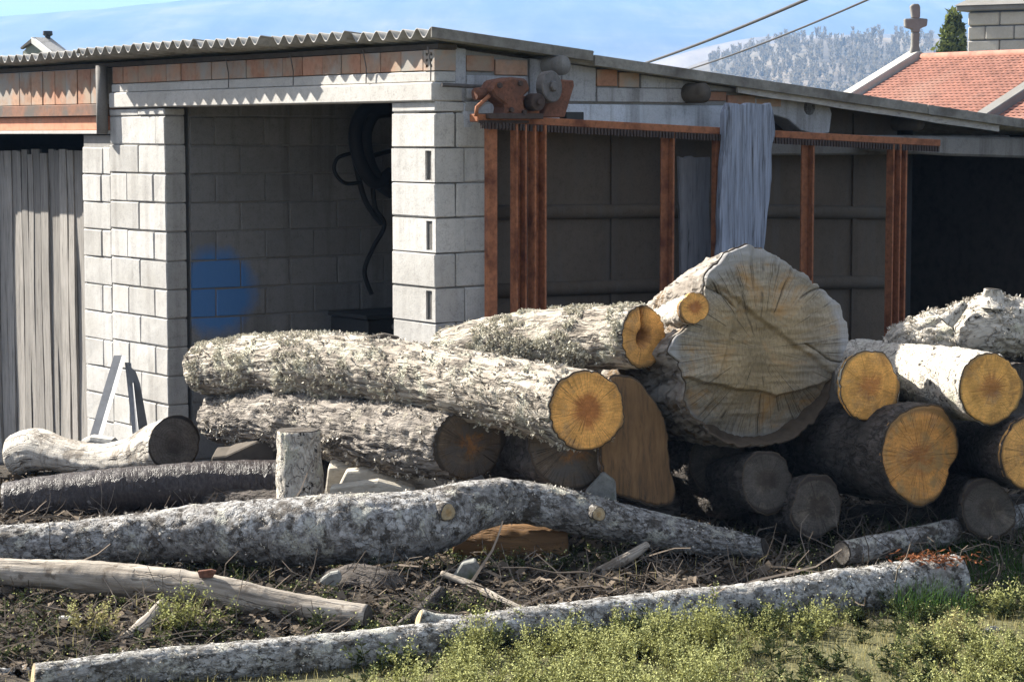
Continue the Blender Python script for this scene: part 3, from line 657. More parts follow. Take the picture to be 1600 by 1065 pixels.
slope_panel('render_patch', 0.14, 0.215, 2.452, -0.003, 0.017, MAT['render'])
for a, b, z, h, mt in ((0.22, 0.42, 2.53, 0.09, 'brick'), (0.425, 0.66, 2.51, 0.09, 'brick_pale'), (1.17, 1.33, 2.455, 0.10, 'brick'), (1.34, 1.5, 2.45, 0.09, 'brick_pale'), (1.98, 2.2, 2.375, 0.055, 'brick'), (2.205, 2.44, 2.355, 0.055, 'brick'), (2.445, 2.66, 2.34, 0.05, 'brick')):
    o = hollow_brick(swall, a, -0.002, z, b - a - 0.006, 0.12, h, mt)
slope_panel('render_patch', 0.67, 0.90, 2.36, -0.006, 0.014, MAT['render'])
slope_panel('render_patch', 0.905, 1.16, 2.36, -0.004, 0.014, MAT['render'])
mb = MB(); mb.box((0.22, -0.005, 2.37), (0.66, 0.014, 2.505)); part(mb, 'render_patch', 'render', 0.004)
mb = MB(); mb.box((1.17, -0.007, 2.36), (1.95, 0.014, 2.445)); part(mb, 'render_patch', 'render', 0.004)
slope_panel('render_patch', 1.51, 1.94, 2.448, -0.005, 0.014, MAT['render'])
slope_panel('render_patch', 1.98, 2.66, 2.435, -0.005, 0.014, MAT['render'])
# the torn end of the wall
mb = MB(); mb.prism([(2.36, 0.0, 2.335), (2.5, 0.0, 2.31), (2.72, 0.0, 2.26), (2.83, 0.0, 2.19), (2.97, 0.0, 2.16), (3.08, 0.0, 2.175), (3.10, 0.0, 2.30), (3.06, 0.0, 2.385), (2.7, 0.0, 2.39), (2.36, 0.0, 2.40)], (0, 0.17, 0)); part(mb, 'broken_wall_end', 'render', 0.006)
mb = MB(); mb.prism([(2.38, 0.01, 2.10), (2.50, 0.01, 2.29), (2.42, 0.01, 2.31), (2.365, 0.01, 2.30)], (0, 0.1, 0)); part(mb, 'broken_block', 'render', 0.006)
sbox('dark_lintel', 2.4, 4.9, 2.03, 2.16, 0.10, 0.22, MAT['old_concrete'], 0.012)
mb = MB(); mb.prism([(3.4, -0.02, 2.06), (4.2, -0.02, 2.02), (6.2, -0.02, 1.97), (6.2, -0.02, 2.13), (4.2, -0.02, 2.15), (3.4, -0.02, 2.16)], (0, 0.1, 0)); part(mb, 'sagging_lintel', 'old_concrete', 0.015)
# thin boards nailed under the eaves
def board_along(name, p0, p1, h, th, mat):
    p0 = np.array(p0); p1 = np.array(p1); mb = MB(); n = 9; V = []; F = []
    for k in range(n):
        c = p0 + (p1 - p0) * k / (n - 1); e = h / 2 * (1 + 0.12 * math.sin(k * 2.3)); V += [c + (0, 0, -e), c + (0, th, -e), c + (0, th, e), c + (0, 0, e)]
    for k in range(n - 1):
        for j in range(4): F.append((k * 4 + j, k * 4 + (j + 1) % 4, k * 4 + 4 + (j + 1) % 4, k * 4 + 4 + j))
    F += [(0, 1, 2, 3), tuple((n - 1) * 4 + j for j in (3, 2, 1, 0))]; mb.add(V, F); return part(mb, name, mat)
a0 = side(1150, 138, 0.07); a1 = side(1558, 200, 0.07); board_along('eave_board', (a0[0], -0.09, a0[1]), (a1[0], -0.09, a1[1]), 0.055, 0.02, 'fascia')
a0 = side(1535, 185, 0.09); a1 = side(1700, 208, 0.09); board_along('eave_board', (a0[0], -0.10, a0[1]), (a1[0] + .6, -0.10, a1[1] - .02), 0.05, 0.02, 'fascia')
for (s_, y0) in ((0.80, -0.115), (1.88, -0.11)):
    mb = MB(); zz = roof_z(s_) - 0.075 - (0.045 if s_ > 1 else 0); mb.tube([(s_, y0 - 0.04, zz), (s_, 3.0, zz + 0.01), (s_, 8.8, zz)], 0.062 if s_ > 1 else 0.058, 16); part(mb, 'purlin', 'dark_wood' if s_ > 1 else 'old_concrete', smooth_=True)
for s_ in (2.9, 3.9, 5.2):
    mb = MB(); zz = roof_z(s_) - 0.10; mb.tube([(s_, 0.0, zz), (s_, 8.8, zz)], 0.05, 12); part(mb, 'purlin', 'dark_wood', smooth_=True)
# infill behind the frame: cast panels with rounded rails, ending at the open bay
mb = MB(); mb.box((0.40, 0.23, -0.4), (3.92, 0.28, 2.34)); inf = part(mb, 'infill_panel', M_concrete('infill_panel', (0.09, 0.07, 0.052), 0.2, 13.0, stain=0.6))
for zc in (1.66, 1.19, 0.72, 0.25):
    mb = MB(); mb.tube([(0.41, 0.225, zc + 0.04), (2.2, 0.225, zc + 0.02), (3.95, 0.225, zc - 0.03)], 0.045, 12); part(mb, 'panel_rail', inf.data.materials[0], parent=inf, smooth_=True)
for sc_ in (1.45, 2.55, 3.5):
    mb = MB(); mb.box((sc_, 0.212, -0.3), (sc_ + 0.05, 0.229, 2.3)); part(mb, 'panel_stile', inf.data.materials[0], parent=inf)
mb = MB(); mb.box((4.02, 0.3, -0.8), (4.14, 3.19, 2.2)); part(mb, 'added_dividing_wall', M_concrete('added_black_wall', (0.02, 0.02, 0.02), 0.1, 17.0))  # wall added to keep bounced light out; its black deepens the bay
mb = MB(); mb.box((4.15, 3.05, -0.8), (6.24, 3.19, 2.0)); part(mb, 'added_bay_lining', MAT['dark_wood'])  # dark linings added to deepen the open bay
mb = MB(); mb.box((6.2, 0.0, -0.8), (6.245, 3.04, 2.0)); part(mb, 'added_bay_lining', MAT['dark_wood'])
# slab under the inside
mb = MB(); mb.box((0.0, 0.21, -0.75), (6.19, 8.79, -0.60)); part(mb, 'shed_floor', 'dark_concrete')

# ------------------------------------------------------------------ things in and on the shed
OFF = 0.25
def SW(s, y, z): return L2W(s, y, z)
def local_thing(name, s, y, z, label, cat, group=None):
    e = empty(name, L2W(s, y, z), SANG); tag(e, label, cat, group); return e
fr = local_thing('rusty_steel_frame', 0.2, -OFF, 0, 'rusty brown steel frame of upright channels standing along the shed side', 'frame')
def fpart(mb, name, mat='rust', bevel=0.003, **k): return mb.build(name, MAT[mat], fr, k.get('sm', False), bevel)
fz = lambda s: 2.262 - 0.0405 * (s - 0.14)
mb = MB(); V = []
for (s_, w_) in ((0.10, 0), (3.80, 0)):
    for (y_, z_) in ((-0.045, -0.028), (0.045, -0.028), (0.045, 0.016), (-0.045, 0.016)): V.append((s_ - 0.2, y_, fz(s_) + z_))
mb.add(V, [(0, 1, 2, 3), (7, 6, 5, 4), (0, 4, 5, 1), (1, 5, 6, 2), (2, 6, 7, 3), (3, 7, 4, 0)]); fpart(mb, 'top_beam')
mb = MB()
for k in range(150):
    s_ = 0.12 + k * 0.0245
    mb.obox((s_ - 0.2, -0.05, fz(s_) - 0.047), (0.0075, 0, 0), (0, 0.006, 0), (0, 0, 0.019))
mb.box((-0.10, -0.049, fz(0.1) - 0.036), (0.25, -0.044, fz(0.1) - 0.02)); o = fpart(mb, 'toothed_strip', 'rust_dark', 0.0); tag(o, kind='stuff')
def post(px, w_, d_, kind='flat', topdrop=0.03):
    s_, _ = side(px, 400, OFF); zt = fz(s_) - topdrop; mb = MB(); x = s_ - 0.2
    if kind == 'flat': mb.box((x - w_ / 2, -d_ / 2, -0.05), (x + w_ / 2, d_ / 2, zt))
    elif kind == 'channel':
        mb.box((x - w_ / 2, -0.005, -0.05), (x + w_ / 2, 0.005, zt)); mb.box((x - w_ / 2, -d_, -0.05), (x - w_ / 2 + 0.012, -0.006, zt)); mb.box((x + w_ / 2 - 0.012, -d_, -0.05), (x + w_ / 2, -0.006, zt))
    elif kind == 'angle':
        mb.box((x - w_ / 2, -0.006, -0.05), (x + w_ / 2, 0.006, zt)); mb.box((x + w_ / 2 - 0.03, -0.05, -0.05), (x + w_ / 2 - 0.015, -0.0065, zt))
    fpart(mb, 'post', 'rust', 0.002)
post(767, 0.065, 0.04); post(806, 0.075, 0.06, 'channel'); post(834, 0.085, 0.07, 'channel'); post(1040, 0.085, 0.06, 'angle'); post(1121, 0.075, 0.04); post(1258, 0.085, 0.05, 'angle'); post(1390, 0.075, 0.06, 'channel'); post(1404, 0.07, 0.04, 'angle')
mb = MB(); mb.obox((side(985, 215, OFF)[0] - 1.0, -0.06, 2.17), (0.004, 0, 0), (0, 0.01, 0), (0, 0, 0.02)); 

# seized winch on the corner of the frame
wn = local_thing('rusty_winch', 0.42, -OFF, 2.28, 'rust covered hand winch with a disc bolted on top of the steel frame', 'winch')
def wpart(mb, name, mat, bevel=0.004, sm=False): return mb.build(name, MAT[mat], wn, sm, bevel)
def wp(px, py, y=0.0):
    s_, z_ = side(px, py, OFF - y); return np.array([s_ - 0.42, y, z_ - 2.28])
mb = MB(); a, b = wp(752, 186), wp(800, 190); mb.box((a[0], -0.09, -0.028), (b[0] + 0.16, 0.08, 0.004)); wpart(mb, 'base_plate', 'rust_dark', 0.003)
mb = MB()
poly = [wp(756, 140), wp(764, 126), wp(790, 121), wp(812, 124), wp(818, 140), wp(806, 152), wp(812, 184), wp(776, 184), wp(779, 165), wp(762, 152)]
mb.prism([p + (0, -0.075, 0) for p in poly], (0, 0.13, 0)); wpart(mb, 'gear_housing', 'rust_bright', 0.012)
mb = MB(); c_ = wp(745, 147, 0); e_ = wp(768, 144, 0)
for (f0, f1, r_) in ((-0.15, 0.35, 0.036), (0.35, 0.5, 0.028), (0.5, 1.3, 0.033)): mb.tube([c_ + (e_ - c_) * f0, c_ + (e_ - c_) * f1], r_, 14)
wpart(mb, 'crank_shaft', 'rust_bright', 0.004)
mb = MB(); c_ = wp(848, 137); d_ = np.array([0.25, -1, 0.08]); d_ /= np.linalg.norm(d_); 
mb.tube([c_ + d_ * 0.02, c_ + d_ * 0.075], 0.092, 26); mb.tube([c_ + d_ * 0.07, c_ + d_ * 0.095], 0.030, 14); wpart(mb, 'drum_disc', 'grey_metal', 0.006)
mb = MB(); poly = [wp(866, 124), wp(892, 126), wp(893, 134), wp(878, 184), wp(842, 184)]; mb.prism([p + (0, -0.03, 0) for p in poly], (0, 0.07, 0)); wpart(mb, 'slanted_bracket', 'rust_bright', 0.006)
mb = MB(); a, b = wp(812, 150), wp(840, 184); mb.box((a[0], -0.02, 0), (b[0], 0.05, a[2])); wpart(mb, 'support_plate', 'rust', 0.004)
mb = MB(); a, b = wp(880, 175), wp(908, 188); mb.box((a[0], -0.03, b[2]), (b[0], 0.04, a[2])); wpart(mb, 'stop_block', 'black_metal', 0.004)
for (bx, bz) in ((768, 134), (800, 131), (786, 172), (806, 176)):
    mb = MB(); q_ = wp(bx, bz); mb.tube([q_ + (0, -0.095, 0), q_ + (0, -0.07, 0)], 0.016, 6); wpart(mb, 'bolt', 'rust_dark', 0.002)
mb = MB(); q_ = wp(824, 160); mb.tube([q_ + (0, -0.11, 0), q_ + (0, -0.03, 0)], [0.05, 0.05], 18); mb.tube([q_ + (0, -0.13, 0), q_ + (0, -0.10, 0)], 0.02, 8); wpart(mb, 'pinion', 'rust_dark', 0.004)
mb = MB(); mb.tube([wp(764, 150, -0.05), wp(745, 168, -0.07), wp(744, 182, -0.07)], 0.012, 8); wpart(mb, 'crank_arm', 'rust', 0.0, True)
mb = MB(); mb.tube([L2W(0.02, -0.04, 2.447) - L2W(0, 0, 0), L2W(0.40, -0.12, 2.432) - L2W(0, 0, 0)], 0.012, 10); o = mb.build('iron_bar', MAT['grey_metal'], world=True, origin=(0, 0, 0)); 
o.location = L2W(0, 0, 0); tag(o, 'thin dark iron bar running from the corner pier to the winch', 'bar')

# weathered slabs standing against the frame
def slab(name, label, px_edges, off, th, mat, seed, rough=0.007):
    """waney board; edges given bottom to top as (py, left px, right px)"""
    E = []
    for (py, a, b) in px_edges:
        sa, za = side(a, py, off); sb, zb = side(b, py, off); E.append((0.5 * (za + zb), sa, sb))
    E = np.array(E); s0 = E[0, 1]; nr, nc = 110, 30; zz = np.linspace(0.0, E[-1, 0], nr)
    lo = np.interp(zz, E[:, 0], E[:, 1]) - s0; hi = np.interp(zz, E[:, 0], E[:, 2]) - s0
    P1 = np.stack([zz * 9, zz * 0 + seed, zz * 0], -1); lo = lo + 0.010 * fbm(P1, 3, seed); hi = hi + 0.010 * fbm(P1, 3, seed + 1)
    u = np.linspace(0, 1, nc); X = lo[:, None] + (hi - lo)[:, None] * u; Z = np.broadcast_to(zz[:, None], X.shape).copy()
    Z[-1] += 0.014 * fbm(np.stack([u * 6, u * 0, u * 0 + seed], -1), 3, seed)
    Q = np.stack([X * 26, X * 0 + seed, Z * 2.2], -1); D = rough * fbm(Q, 4, seed + 2) + 0.004 * fbm(np.stack([X * 3, X * 0, Z * 2], -1), 2, seed)
    edge = np.minimum(u, 1 - u); D = D - 0.010 * (1 - smooth(0, 0.12, edge))[None]
    Vf = np.stack([X, -D, Z], -1).reshape(-1, 3); Vb = np.stack([X, np.full_like(X, th), Z], -1).reshape(-1, 3); V = np.concatenate([Vf, Vb]); n = nr * nc; F = []
    for r_ in range(nr - 1):
        for c_ in range(nc - 1):
            a = r_ * nc + c_; F.append((a, a + 1, a + nc + 1, a + nc)); F.append((n + a, n + a + nc, n + a + nc + 1, n + a + 1))
        for a, b in ((r_ * nc, (r_ + 1) * nc),): F.append((a, b, n + b, n + a)); F.append((a + nc - 1, n + a + nc - 1, n + b + nc - 1, b + nc - 1))
    for c_ in range(nc - 1):
        F.append((c_, n + c_, n + c_ + 1, c_ + 1)); a = (nr - 1) * nc + c_; F.append((a, a + 1, n + a + 1, n + a))
    o = link(name, mesh_np(V, F), MAT[mat]); o.location = L2W(s0, -off, 0); o.rotation_euler = (0, 0, SANG); tag(o, label, 'board'); return o
slab('weathered_board', 'wide silver grey waney edged board leaning upright against the rusty frame', [(640, 1112, 1194), (520, 1118, 1196), (390, 1126, 1196), (330, 1127, 1201), (280, 1130, 1208), (235, 1133, 1207), (210, 1133, 1213), (175, 1134, 1209), (162, 1141, 1205)], 0.345, 0.05, 'slab', 1)
slab('narrow_board', 'narrow dark grey board standing behind the rusty posts beside the silver board', [(640, 1070, 1114), (425, 1066, 1112), (330, 1064, 1111), (245, 1062, 1110)], 0.05, 0.03, 'slab_dark', 2, 0.006)

# inside: stove and hanging hose
st = local_thing('iron_stove', 1.45, 2.8, -0.6, 'low black iron stove with two small knobs inside the dark shed', 'stove')
mb = MB(); mb.box((-0.34, -0.25, 0.06), (0.36, 0.25, 1.48)); st_b = mb.build('body', MAT['black_metal'], st, False, 0.012)
mb = MB(); mb.box((-0.27, -0.262, 0.70), (0.16, -0.25, 1.34)); mb.build('oven_door', MAT['black'], st, False, 0.006)
mb = MB(); mb.box((-0.36, -0.27, 1.48), (0.38, 0.26, 1.51)); mb.build('top_plate', MAT['black_metal'], st, False, 0.006)
for x in (-0.12, 0.0):
    mb = MB(); mb.tube([(x, -0.275, 1.42), (x, -0.25, 1.42)], 0.022, 12); mb.build('knob', MAT['knob'], st, True)
for x in (-0.28, 0.3):
    mb = MB(); mb.box((x - 0.03, -0.2, 0), (x + 0.03, 0.2, 0.06)); mb.build('leg', MAT['black_metal'], st)
hs = local_thing('hanging_hose', 1.5, 3.1, 2.45, 'coil of black rubber hose hanging in the dark shed doorway', 'hose')
def inn(px, py, y=3.1):
    d = ray(px, py); c0 = L2W(0, y, 0); k = np.dot(c0 - EYEP, MY) / np.dot(d, MY); P = EYEP + d * k
    return np.array([np.dot(P - c0, MX) - 1.5, 0, P[2] - 2.45])
def crv(pts, n=60):
    P = np.array(pts, float); k = len(P); out = []
    for i in range(k - 1):
        p0, p1, p2, p3 = P[max(i - 1, 0)], P[i], P[i + 1], P[min(i + 2, k - 1)]
        for u in np.linspace(0, 1, max(3, n // k), endpoint=False):
            out.append(0.5 * ((2 * p1) + (-p0 + p2) * u + (2 * p0 - 5 * p1 + 4 * p2 - p3) * u * u + (-p0 + 3 * p1 - 3 * p2 + p3) * u ** 3))
    out.append(P[-1]); return np.array(out)
for j, (pts, r_) in enumerate((([(600, 166), (565, 172), (550, 205), (556, 250), (580, 285), (606, 270)], 0.05), ([(606, 172), (580, 178), (566, 210), (572, 255), (590, 285), (610, 300)], 0.055),
                    ([(612, 235), (580, 245), (566, 262)], 0.018), ([(566, 285), (540, 286), (524, 268), (528, 248), (548, 240)], 0.014), ([(585, 285), (590, 325), (604, 352), (585, 390), (573, 425), (584, 460)], 0.017), ([(556, 230), (575, 310), (602, 350)], 0.02))):
    mb = MB(); mb.tube(crv([inn(a, b, 3.1) + (0, 0.02 * j - 0.05, 0) for a, b in pts]), r_, 10); mb.build('hose_loop', MAT['black'], hs, True)
mb = MB(); mb.box((-0.2, -0.06, -0.02), (0.35, 0.0, 0.02)); mb.build('hook_rail', MAT['dark_wood'], hs)

# folded sheet-metal legs leaning on the left pier
tz = empty('metal_trestle', (*at(185, 690, 16.1)[:2], float(ground_z(*at(185, 690, 16.1)[:2])))); tag(tz, 'upturned V of two galvanised metal angles leaning by the plank door', 'trestle')
def leg(p_top, p_bot, Yt, Yb, w1, w2, dirw):
    a = at(*p_top, Yt) - ORG[tz.name]; b = at(*p_bot, Yb) - ORG[tz.name]; b = b + (b - a) * 0.35; u = np.array([dirw, 0.0, 0.0]); v = np.array([dirw * 0.5, -1, 0.0]) / 1.12
    mb = MB(); mb.prism([a, a + u * w1, a + u * w1 + np.array([0, 0.004, 0]), a + np.array([0, .004, 0])], b - a); mb.prism([a + u * w1, a + u * w1 + v * w2, a + u * w1 + v * w2 + (0.004 * -dirw, 0.003, 0), a + u * w1 + (-0.004 * dirw, 0.003, 0)], b - a); mb.build('leg', MAT['galv'], tz)
leg((178, 555), (139, 685), 16.2, 15.7, 0.06, 0.075, 1.0); leg((195, 566), (207, 678), 16.15, 15.7, 0.03, 0.05, 1.0)
mb = MB(); a, b, c_, d_, e_ = (at(x, y, 16.0) - ORG[tz.name] for x, y in ((198, 568), (212, 580), (219, 600), (235, 690), (216, 690))); mb.prism([a, b, c_, d_, e_], (0, 0.005, 0)); mb.build('gusset_plate', MAT['galv'], tz)
# ------------------------------------------------------------------ church, tower, house roof, cables beyond the shed
PH = math.radians(55); RX = np.array([math.cos(PH), -math.sin(PH), 0]); RY = np.array([math.sin(PH), math.cos(PH), 0])
ap = at(1426, 92, 50.0); ch = empty('church', (ap[0], ap[1], -3.2), math.atan2(RX[1], RX[0])); tag(ch, 'small church with red tiled roof and pale gable coping under the stone cross', 'church')
zr = ap[2] + 3.2; pitch = math.tan(math.radians(25)); Lr, Wd = 9.0, 7.4
M_tile = M_simple('red_roof_tile', (0.27, 0.125, 0.09), 3, 0.5, 0.3, 0.01, 0.9, use='W', dark=(0.29, 0.16, 0.12))
M_stone = M_concrete('granite', (0.34, 0.32, 0.29), 0.3, 15.0, speck=0.0); M_stone_d = M_concrete('grey_granite', (0.17, 0.165, 0.155), 0.3, 16.0, speck=0.0)
mb = MB(); mb.box((0.1, -Wd + 0.15, 0), (Lr, Wd - 0.15, zr - Wd * pitch - 0.05)); mb.prism([(0.1, -Wd + .15, zr - Wd * pitch - .05), (0.1, Wd - .15, zr - Wd * pitch - .05), (0.1, 0, zr - 0.16)], (Lr - .1, 0, 0)); mb.build('wall', M_stone, ch)
for sg in (-1, 1):
    mb = MB(); nrow = 60
    for r_ in range(nrow):
        y0 = Wd * r_ / nrow; y1 = Wd * (r_ + 1.25) / nrow
        for c_ in range(60):
            x0 = 0.25 + (Lr - 0.3) * c_ / 60; w_ = (Lr - 0.3) / 60; xm = x0 + w_ / 2
            za, zb = zr - y0 * pitch, zr - y1 * pitch + 0.016
            V = [(x0, sg * y0, za - .01), (xm, sg * y0, za + 0.012), (x0 + w_, sg * y0, za - .01), (x0, sg * y1, zb), (xm, sg * y1, zb + 0.02), (x0 + w_, sg * y1, zb)]
            F = [(0, 1, 4, 3), (1, 2, 5, 4), (3, 4, 5)]; mb.add(V, F if sg < 0 else [f[::-1] for f in F])
    o = mb.build('roof_tiles', M_tile, ch); tag(o, kind='stuff')
    mb = MB(); mb.prism([(0.1, 0, zr - .05), (0.1, sg * (Wd + .1), zr - (Wd + .1) * pitch - 0.05), (0.1, sg * (Wd + .1), zr - (Wd + .1) * pitch - 0.15), (0.1, 0, zr - .15)], (Lr - .1, 0, 0)); mb.build('roof_slab', M_stone_d, ch)
    for x0, rise in ((-0.12, 0.17), (4.75, 0.2)):
        mb = MB(); mb.prism([(x0, 0, zr + rise), (x0, sg * (Wd + .3), zr + rise - (Wd + .3) * pitch), (x0, sg * (Wd + .3), zr - 0.5 - (Wd + .3) * pitch), (x0, 0, zr - .5)], (0.34, 0, 0)); mb.build('gable_coping', M_stone if x0 < 1 else M_stone_d, ch, False, 0.02)
mb = MB(); mb.tube([(0.3, 0, zr + 0.02), (Lr, 0, zr + 0.02)], 0.09, 8); mb.build('ridge_tiles', M_tile, ch, True)
cr = empty('stone_cross', (*(ap[:2] + RX[:2] * 0.05), ap[2] + 0.15), math.atan2(RX[1], RX[0]) + math.radians(58)); tag(cr, 'stone cross standing on the church gable', 'cross')
mb = MB()
def cxp(px, py): return np.array([(px - 1424) / 72.0, 0, (92 - py) / 72.0 - 0.15])
for poly in ([(1414, 94), (1419, 72), (1419, 52), (1431, 52), (1430, 72), (1436, 94)], [(1419, 52), (1419, 47), (1408, 44), (1407, 31), (1419, 30), (1431, 30), (1443, 31), (1442, 42), (1431, 46), (1431, 52)], [(1419, 30), (1416, 11), (1421, 8), (1428, 8), (1431, 12), (1431, 30)]):
    mb.prism([cxp(*p) + (0, -0.09, 0) for p in poly], (0, 0.18, 0))
mb.build('cross_shaft', M_stone_d, cr, False, 0.02)

tw = at(1512, 95, 62.0); te = empty('church_tower', (tw[0], tw[1], -4.0), math.radians(-33)); tag(te, 'square granite block tower with slab roof behind the red tiled church', 'tower')
zc = at(1512, 18, 62)[2] + 4.0
mb = MB(); mb.box((0.03, 0.03, 0), (3.97, 3.97, zc - 0.02)); core = mb.build('wall', M_stone_d, te)
SB = {}
def stone(x, y, z, lx, ly, lz):
    key = (round(lx, 2), round(ly, 2), round(lz, 2))
    if key not in SB:
        mb = MB(); mb.box((0, 0, 0), key); SB[key] = mb.mesh(False, 0.025); SB[key].materials.append(M_stone)
    o = bpy.data.objects.new('granite_block', SB[key]); COL.objects.link(o); o.parent = core; o.location = (x + random.uniform(-.01, .01), y + random.uniform(-.015, .015), z)
zz = zc - 0.38; k = 0
while zz > zc - 2.7:
    x = 0.0; 
    cuts = [0, .5, 1.3, 2.1, 2.9, 3.5, 4.0] if k % 2 else [0, .9, 1.7, 2.5, 3.3, 4.0]
    for a, b in zip(cuts[:-1], cuts[1:]):
        stone(a, -0.05, zz, b - a - .03, 0.2, 0.345); stone(-0.05, a + .16 if a == 0 else a, zz, 0.2, b - a - .03 - (.16 if a == 0 else 0), 0.345)
    zz -= 0.375; k += 1
mb = MB(); mb.box((-0.25, -0.25, zc), (4.25, 4.25, zc + 0.14)); mb.build('cornice', M_stone_d, te, False, 0.02)
mb = MB(); mb.add([(-.3, -.3, zc + .142), (4.3, -.3, zc + .142), (4.3, 4.3, zc + .142), (-.3, 4.3, zc + .142), (2, 2, zc + 1.6)], [(0, 1, 4), (1, 2, 4), (2, 3, 4), (3, 0, 4), (3, 2, 1, 0)]); mb.build('roof', M_stone_d, te)

hp = at(50, 60, 60.0); hh = empty('house_gable', (hp[0], hp[1], -4.0), math.radians(-42)); tag(hh, 'distant gabled house top with white bargeboard and dark chimney cowl', 'house')
zh = hp[2] + 4.0; q = 60 / 3600
M_white = M_simple('white_paint', (0.75, 0.74, 0.70), 10, 0.1, 0.1, 0.002, 0.7)
mb = MB(); mb.prism([(-0.55, 0.1, 0), (0.45, 0.1, 0), (0.45, 0.1, zh - .42), (0, 0.1, zh - 0.08), (-0.55, 0.1, zh - .33)], (0, 0.45, 0)); mb.build('wall', M_concrete('house_wall', (0.20, 0.22, 0.19), 0.1, 3.0), hh)
mb = MB(); mb.prism([(-0.02, -0.02, zh + .03), (0.82, -0.02, zh - .40), (0.82, -0.02, zh - .54), (0.0, -0.02, zh - .13)], (0, 0.1, 0)); mb.build('bargeboard', M_white, hh)
mb = MB(); mb.prism([(0.02, 0, zh + .02), (-0.50, 0, zh - .22), (-0.50, 0, zh - .27), (0.0, 0, zh - .09)], (0, 0.1, 0)); mb.build('bargeboard', MAT['dark_wood'], hh)
mb = MB(); mb.prism([(0, 0.1, zh + .03), (0.8, 0.1, zh - .38), (0.8, 0.1, zh - .43), (0, 0.1, zh - .02), (-.5, .1, zh - .25), (-.5, .1, zh - .2)], (0, 0.5, 0)); mb.build('roof', MAT['fibre'], hh)
mb = MB(); mb.tube([(0, 0.5, zh - 0.1), (0, 0.5, zh + 0.06), (0, .5, zh + 0.1), (0, .5, zh + 0.2)], [0.07, 0.07, 0.13, 0.12], 12); mb.build('chimney_cowl', MAT['black_metal'], hh)

def cable(label, pa, pb, r_):
    a = at(*pa); b = at(*pb); u = np.linspace(0, 1, 30)[:, None]; P = a + (b - a) * u; P[:, 2] -= 0.25 * 4 * (u * (1 - u))[:, 0] * np.linalg.norm(b - a) / 60
    mb = MB(); mb.tube(P, r_, 8); o = mb.build('overhead_cable', MAT['cable'], None, True, world=True); tag(o, label, 'cable', 'overhead cables')
cable('thicker overhead cable rising above the shed roof on the left of the pair', (930, 122, 44.0), (1330, -32, 24.0), 0.021)
cable('thinner overhead cable rising towards the stone cross on the right of the pair', (1030, 122, 44.0), (1440, -38, 24.0), 0.014)

# leafy conifer by the tower and the leafless wood beyond
def leaf_cloud(n, centre, rad, size, seed, shape=None):
    r = np.random.default_rng(seed); d = r.normal(size=(n, 3)); d /= np.linalg.norm(d, axis=1)[:, None]; p = d * (r.random(n) ** 0.45)[:, None] * rad
    if shape is not None: p = shape(p, r)
    c = centre + p; e1 = r.normal(size=(n, 3)); e1 /= np.linalg.norm(e1, axis=1)[:, None]; e2 = np.cross(e1, r.normal(size=(n, 3))); e2 /= np.linalg.norm(e2, axis=1)[:, None]
    s = size * (0.5 + r.random(n))[:, None]; V = np.stack([c - e1 * s, c + e2 * s * 0.5, c + e1 * s, c - e2 * s * 0.5], 1).reshape(-1, 3)
    return V, np.arange(n * 4).reshape(-1, 4)
tr = at(1488, 100, 66.0); tg = -4.0; te2 = empty('conifer_tree', (tr[0], tr[1], tg)); tag(te2, 'small yellow green conifer standing beside the granite tower', 'tree')
top = at(1487, 22, 66)[2] - tg
mb = MB(); mb.tube([(0, 0, 0), (0, 0, top * .6), (0, 0, top * .95)], [0.14, 0.08, 0.02], 8); mb.build('trunk', MAT['dark_wood'], te2)
def coneshape(p, r):
    h = r.random(len(p)) ** 1.3; a = r.random(len(p)) * 2 * math.pi; lump = 0.75 + 0.35 * np.sin(a * 3 + h * 9) * np.sin(h * 14)
    rr = 1.25 * (1 - h) ** 0.45 * (0.35 + 0.65 * r.random(len(p)) ** .5) * lump + .03
    return np.stack([rr * np.cos(a), rr * np.sin(a), top * 0.22 + h * top * .78 + 0.12 * r.normal(size=len(p))], -1)
V, F = leaf_cloud(6500, np.zeros(3), 1, 0.10, 5, coneshape); link('crown', mesh_np(V, F), MAT['needle'], te2)
Vs = []; n0 = 0; r = np.random.default_rng(3); F3 = []
for k in range(1100):
    y = r.uniform(720, 980); x = y * r.uniform(0.085, 0.24); base = np.array([x, y, float(hill_h(np.array([x]), np.array([y]))[0]) - 0.5]); hgt = r.uniform(4.5, 7.5)
    m = 60; u = r.random((m, 1)) ** 0.6; a = r.random((m, 1)) * 2 * math.pi
    st_ = base + np.concatenate([0.35 * np.cos(a) * u, 0.35 * np.sin(a) * u, hgt * (0.1 + 0.75 * u)], 1)
    dr = np.concatenate([np.cos(a) * 0.75, np.sin(a) * 0.75, 0.35 + r.random((m, 1))], 1) * (hgt * 0.20 * (1.25 - 0.6 * u)) * r.uniform(0.5, 1.1, (m, 1))
    w_ = np.cross(dr, r.normal(size=(m, 3))); w_ = w_ / np.linalg.norm(w_, axis=1)[:, None] * 0.22
    Vs.append(np.stack([st_ - w_, st_ + w_, st_ + dr], 1).reshape(-1, 3))
V = np.concatenate(Vs); o = link('bare_woodland', mesh_np(V, None, np.arange(len(V)).reshape(-1, 3)), MAT['bare_tree']); tag(o, kind='stuff')
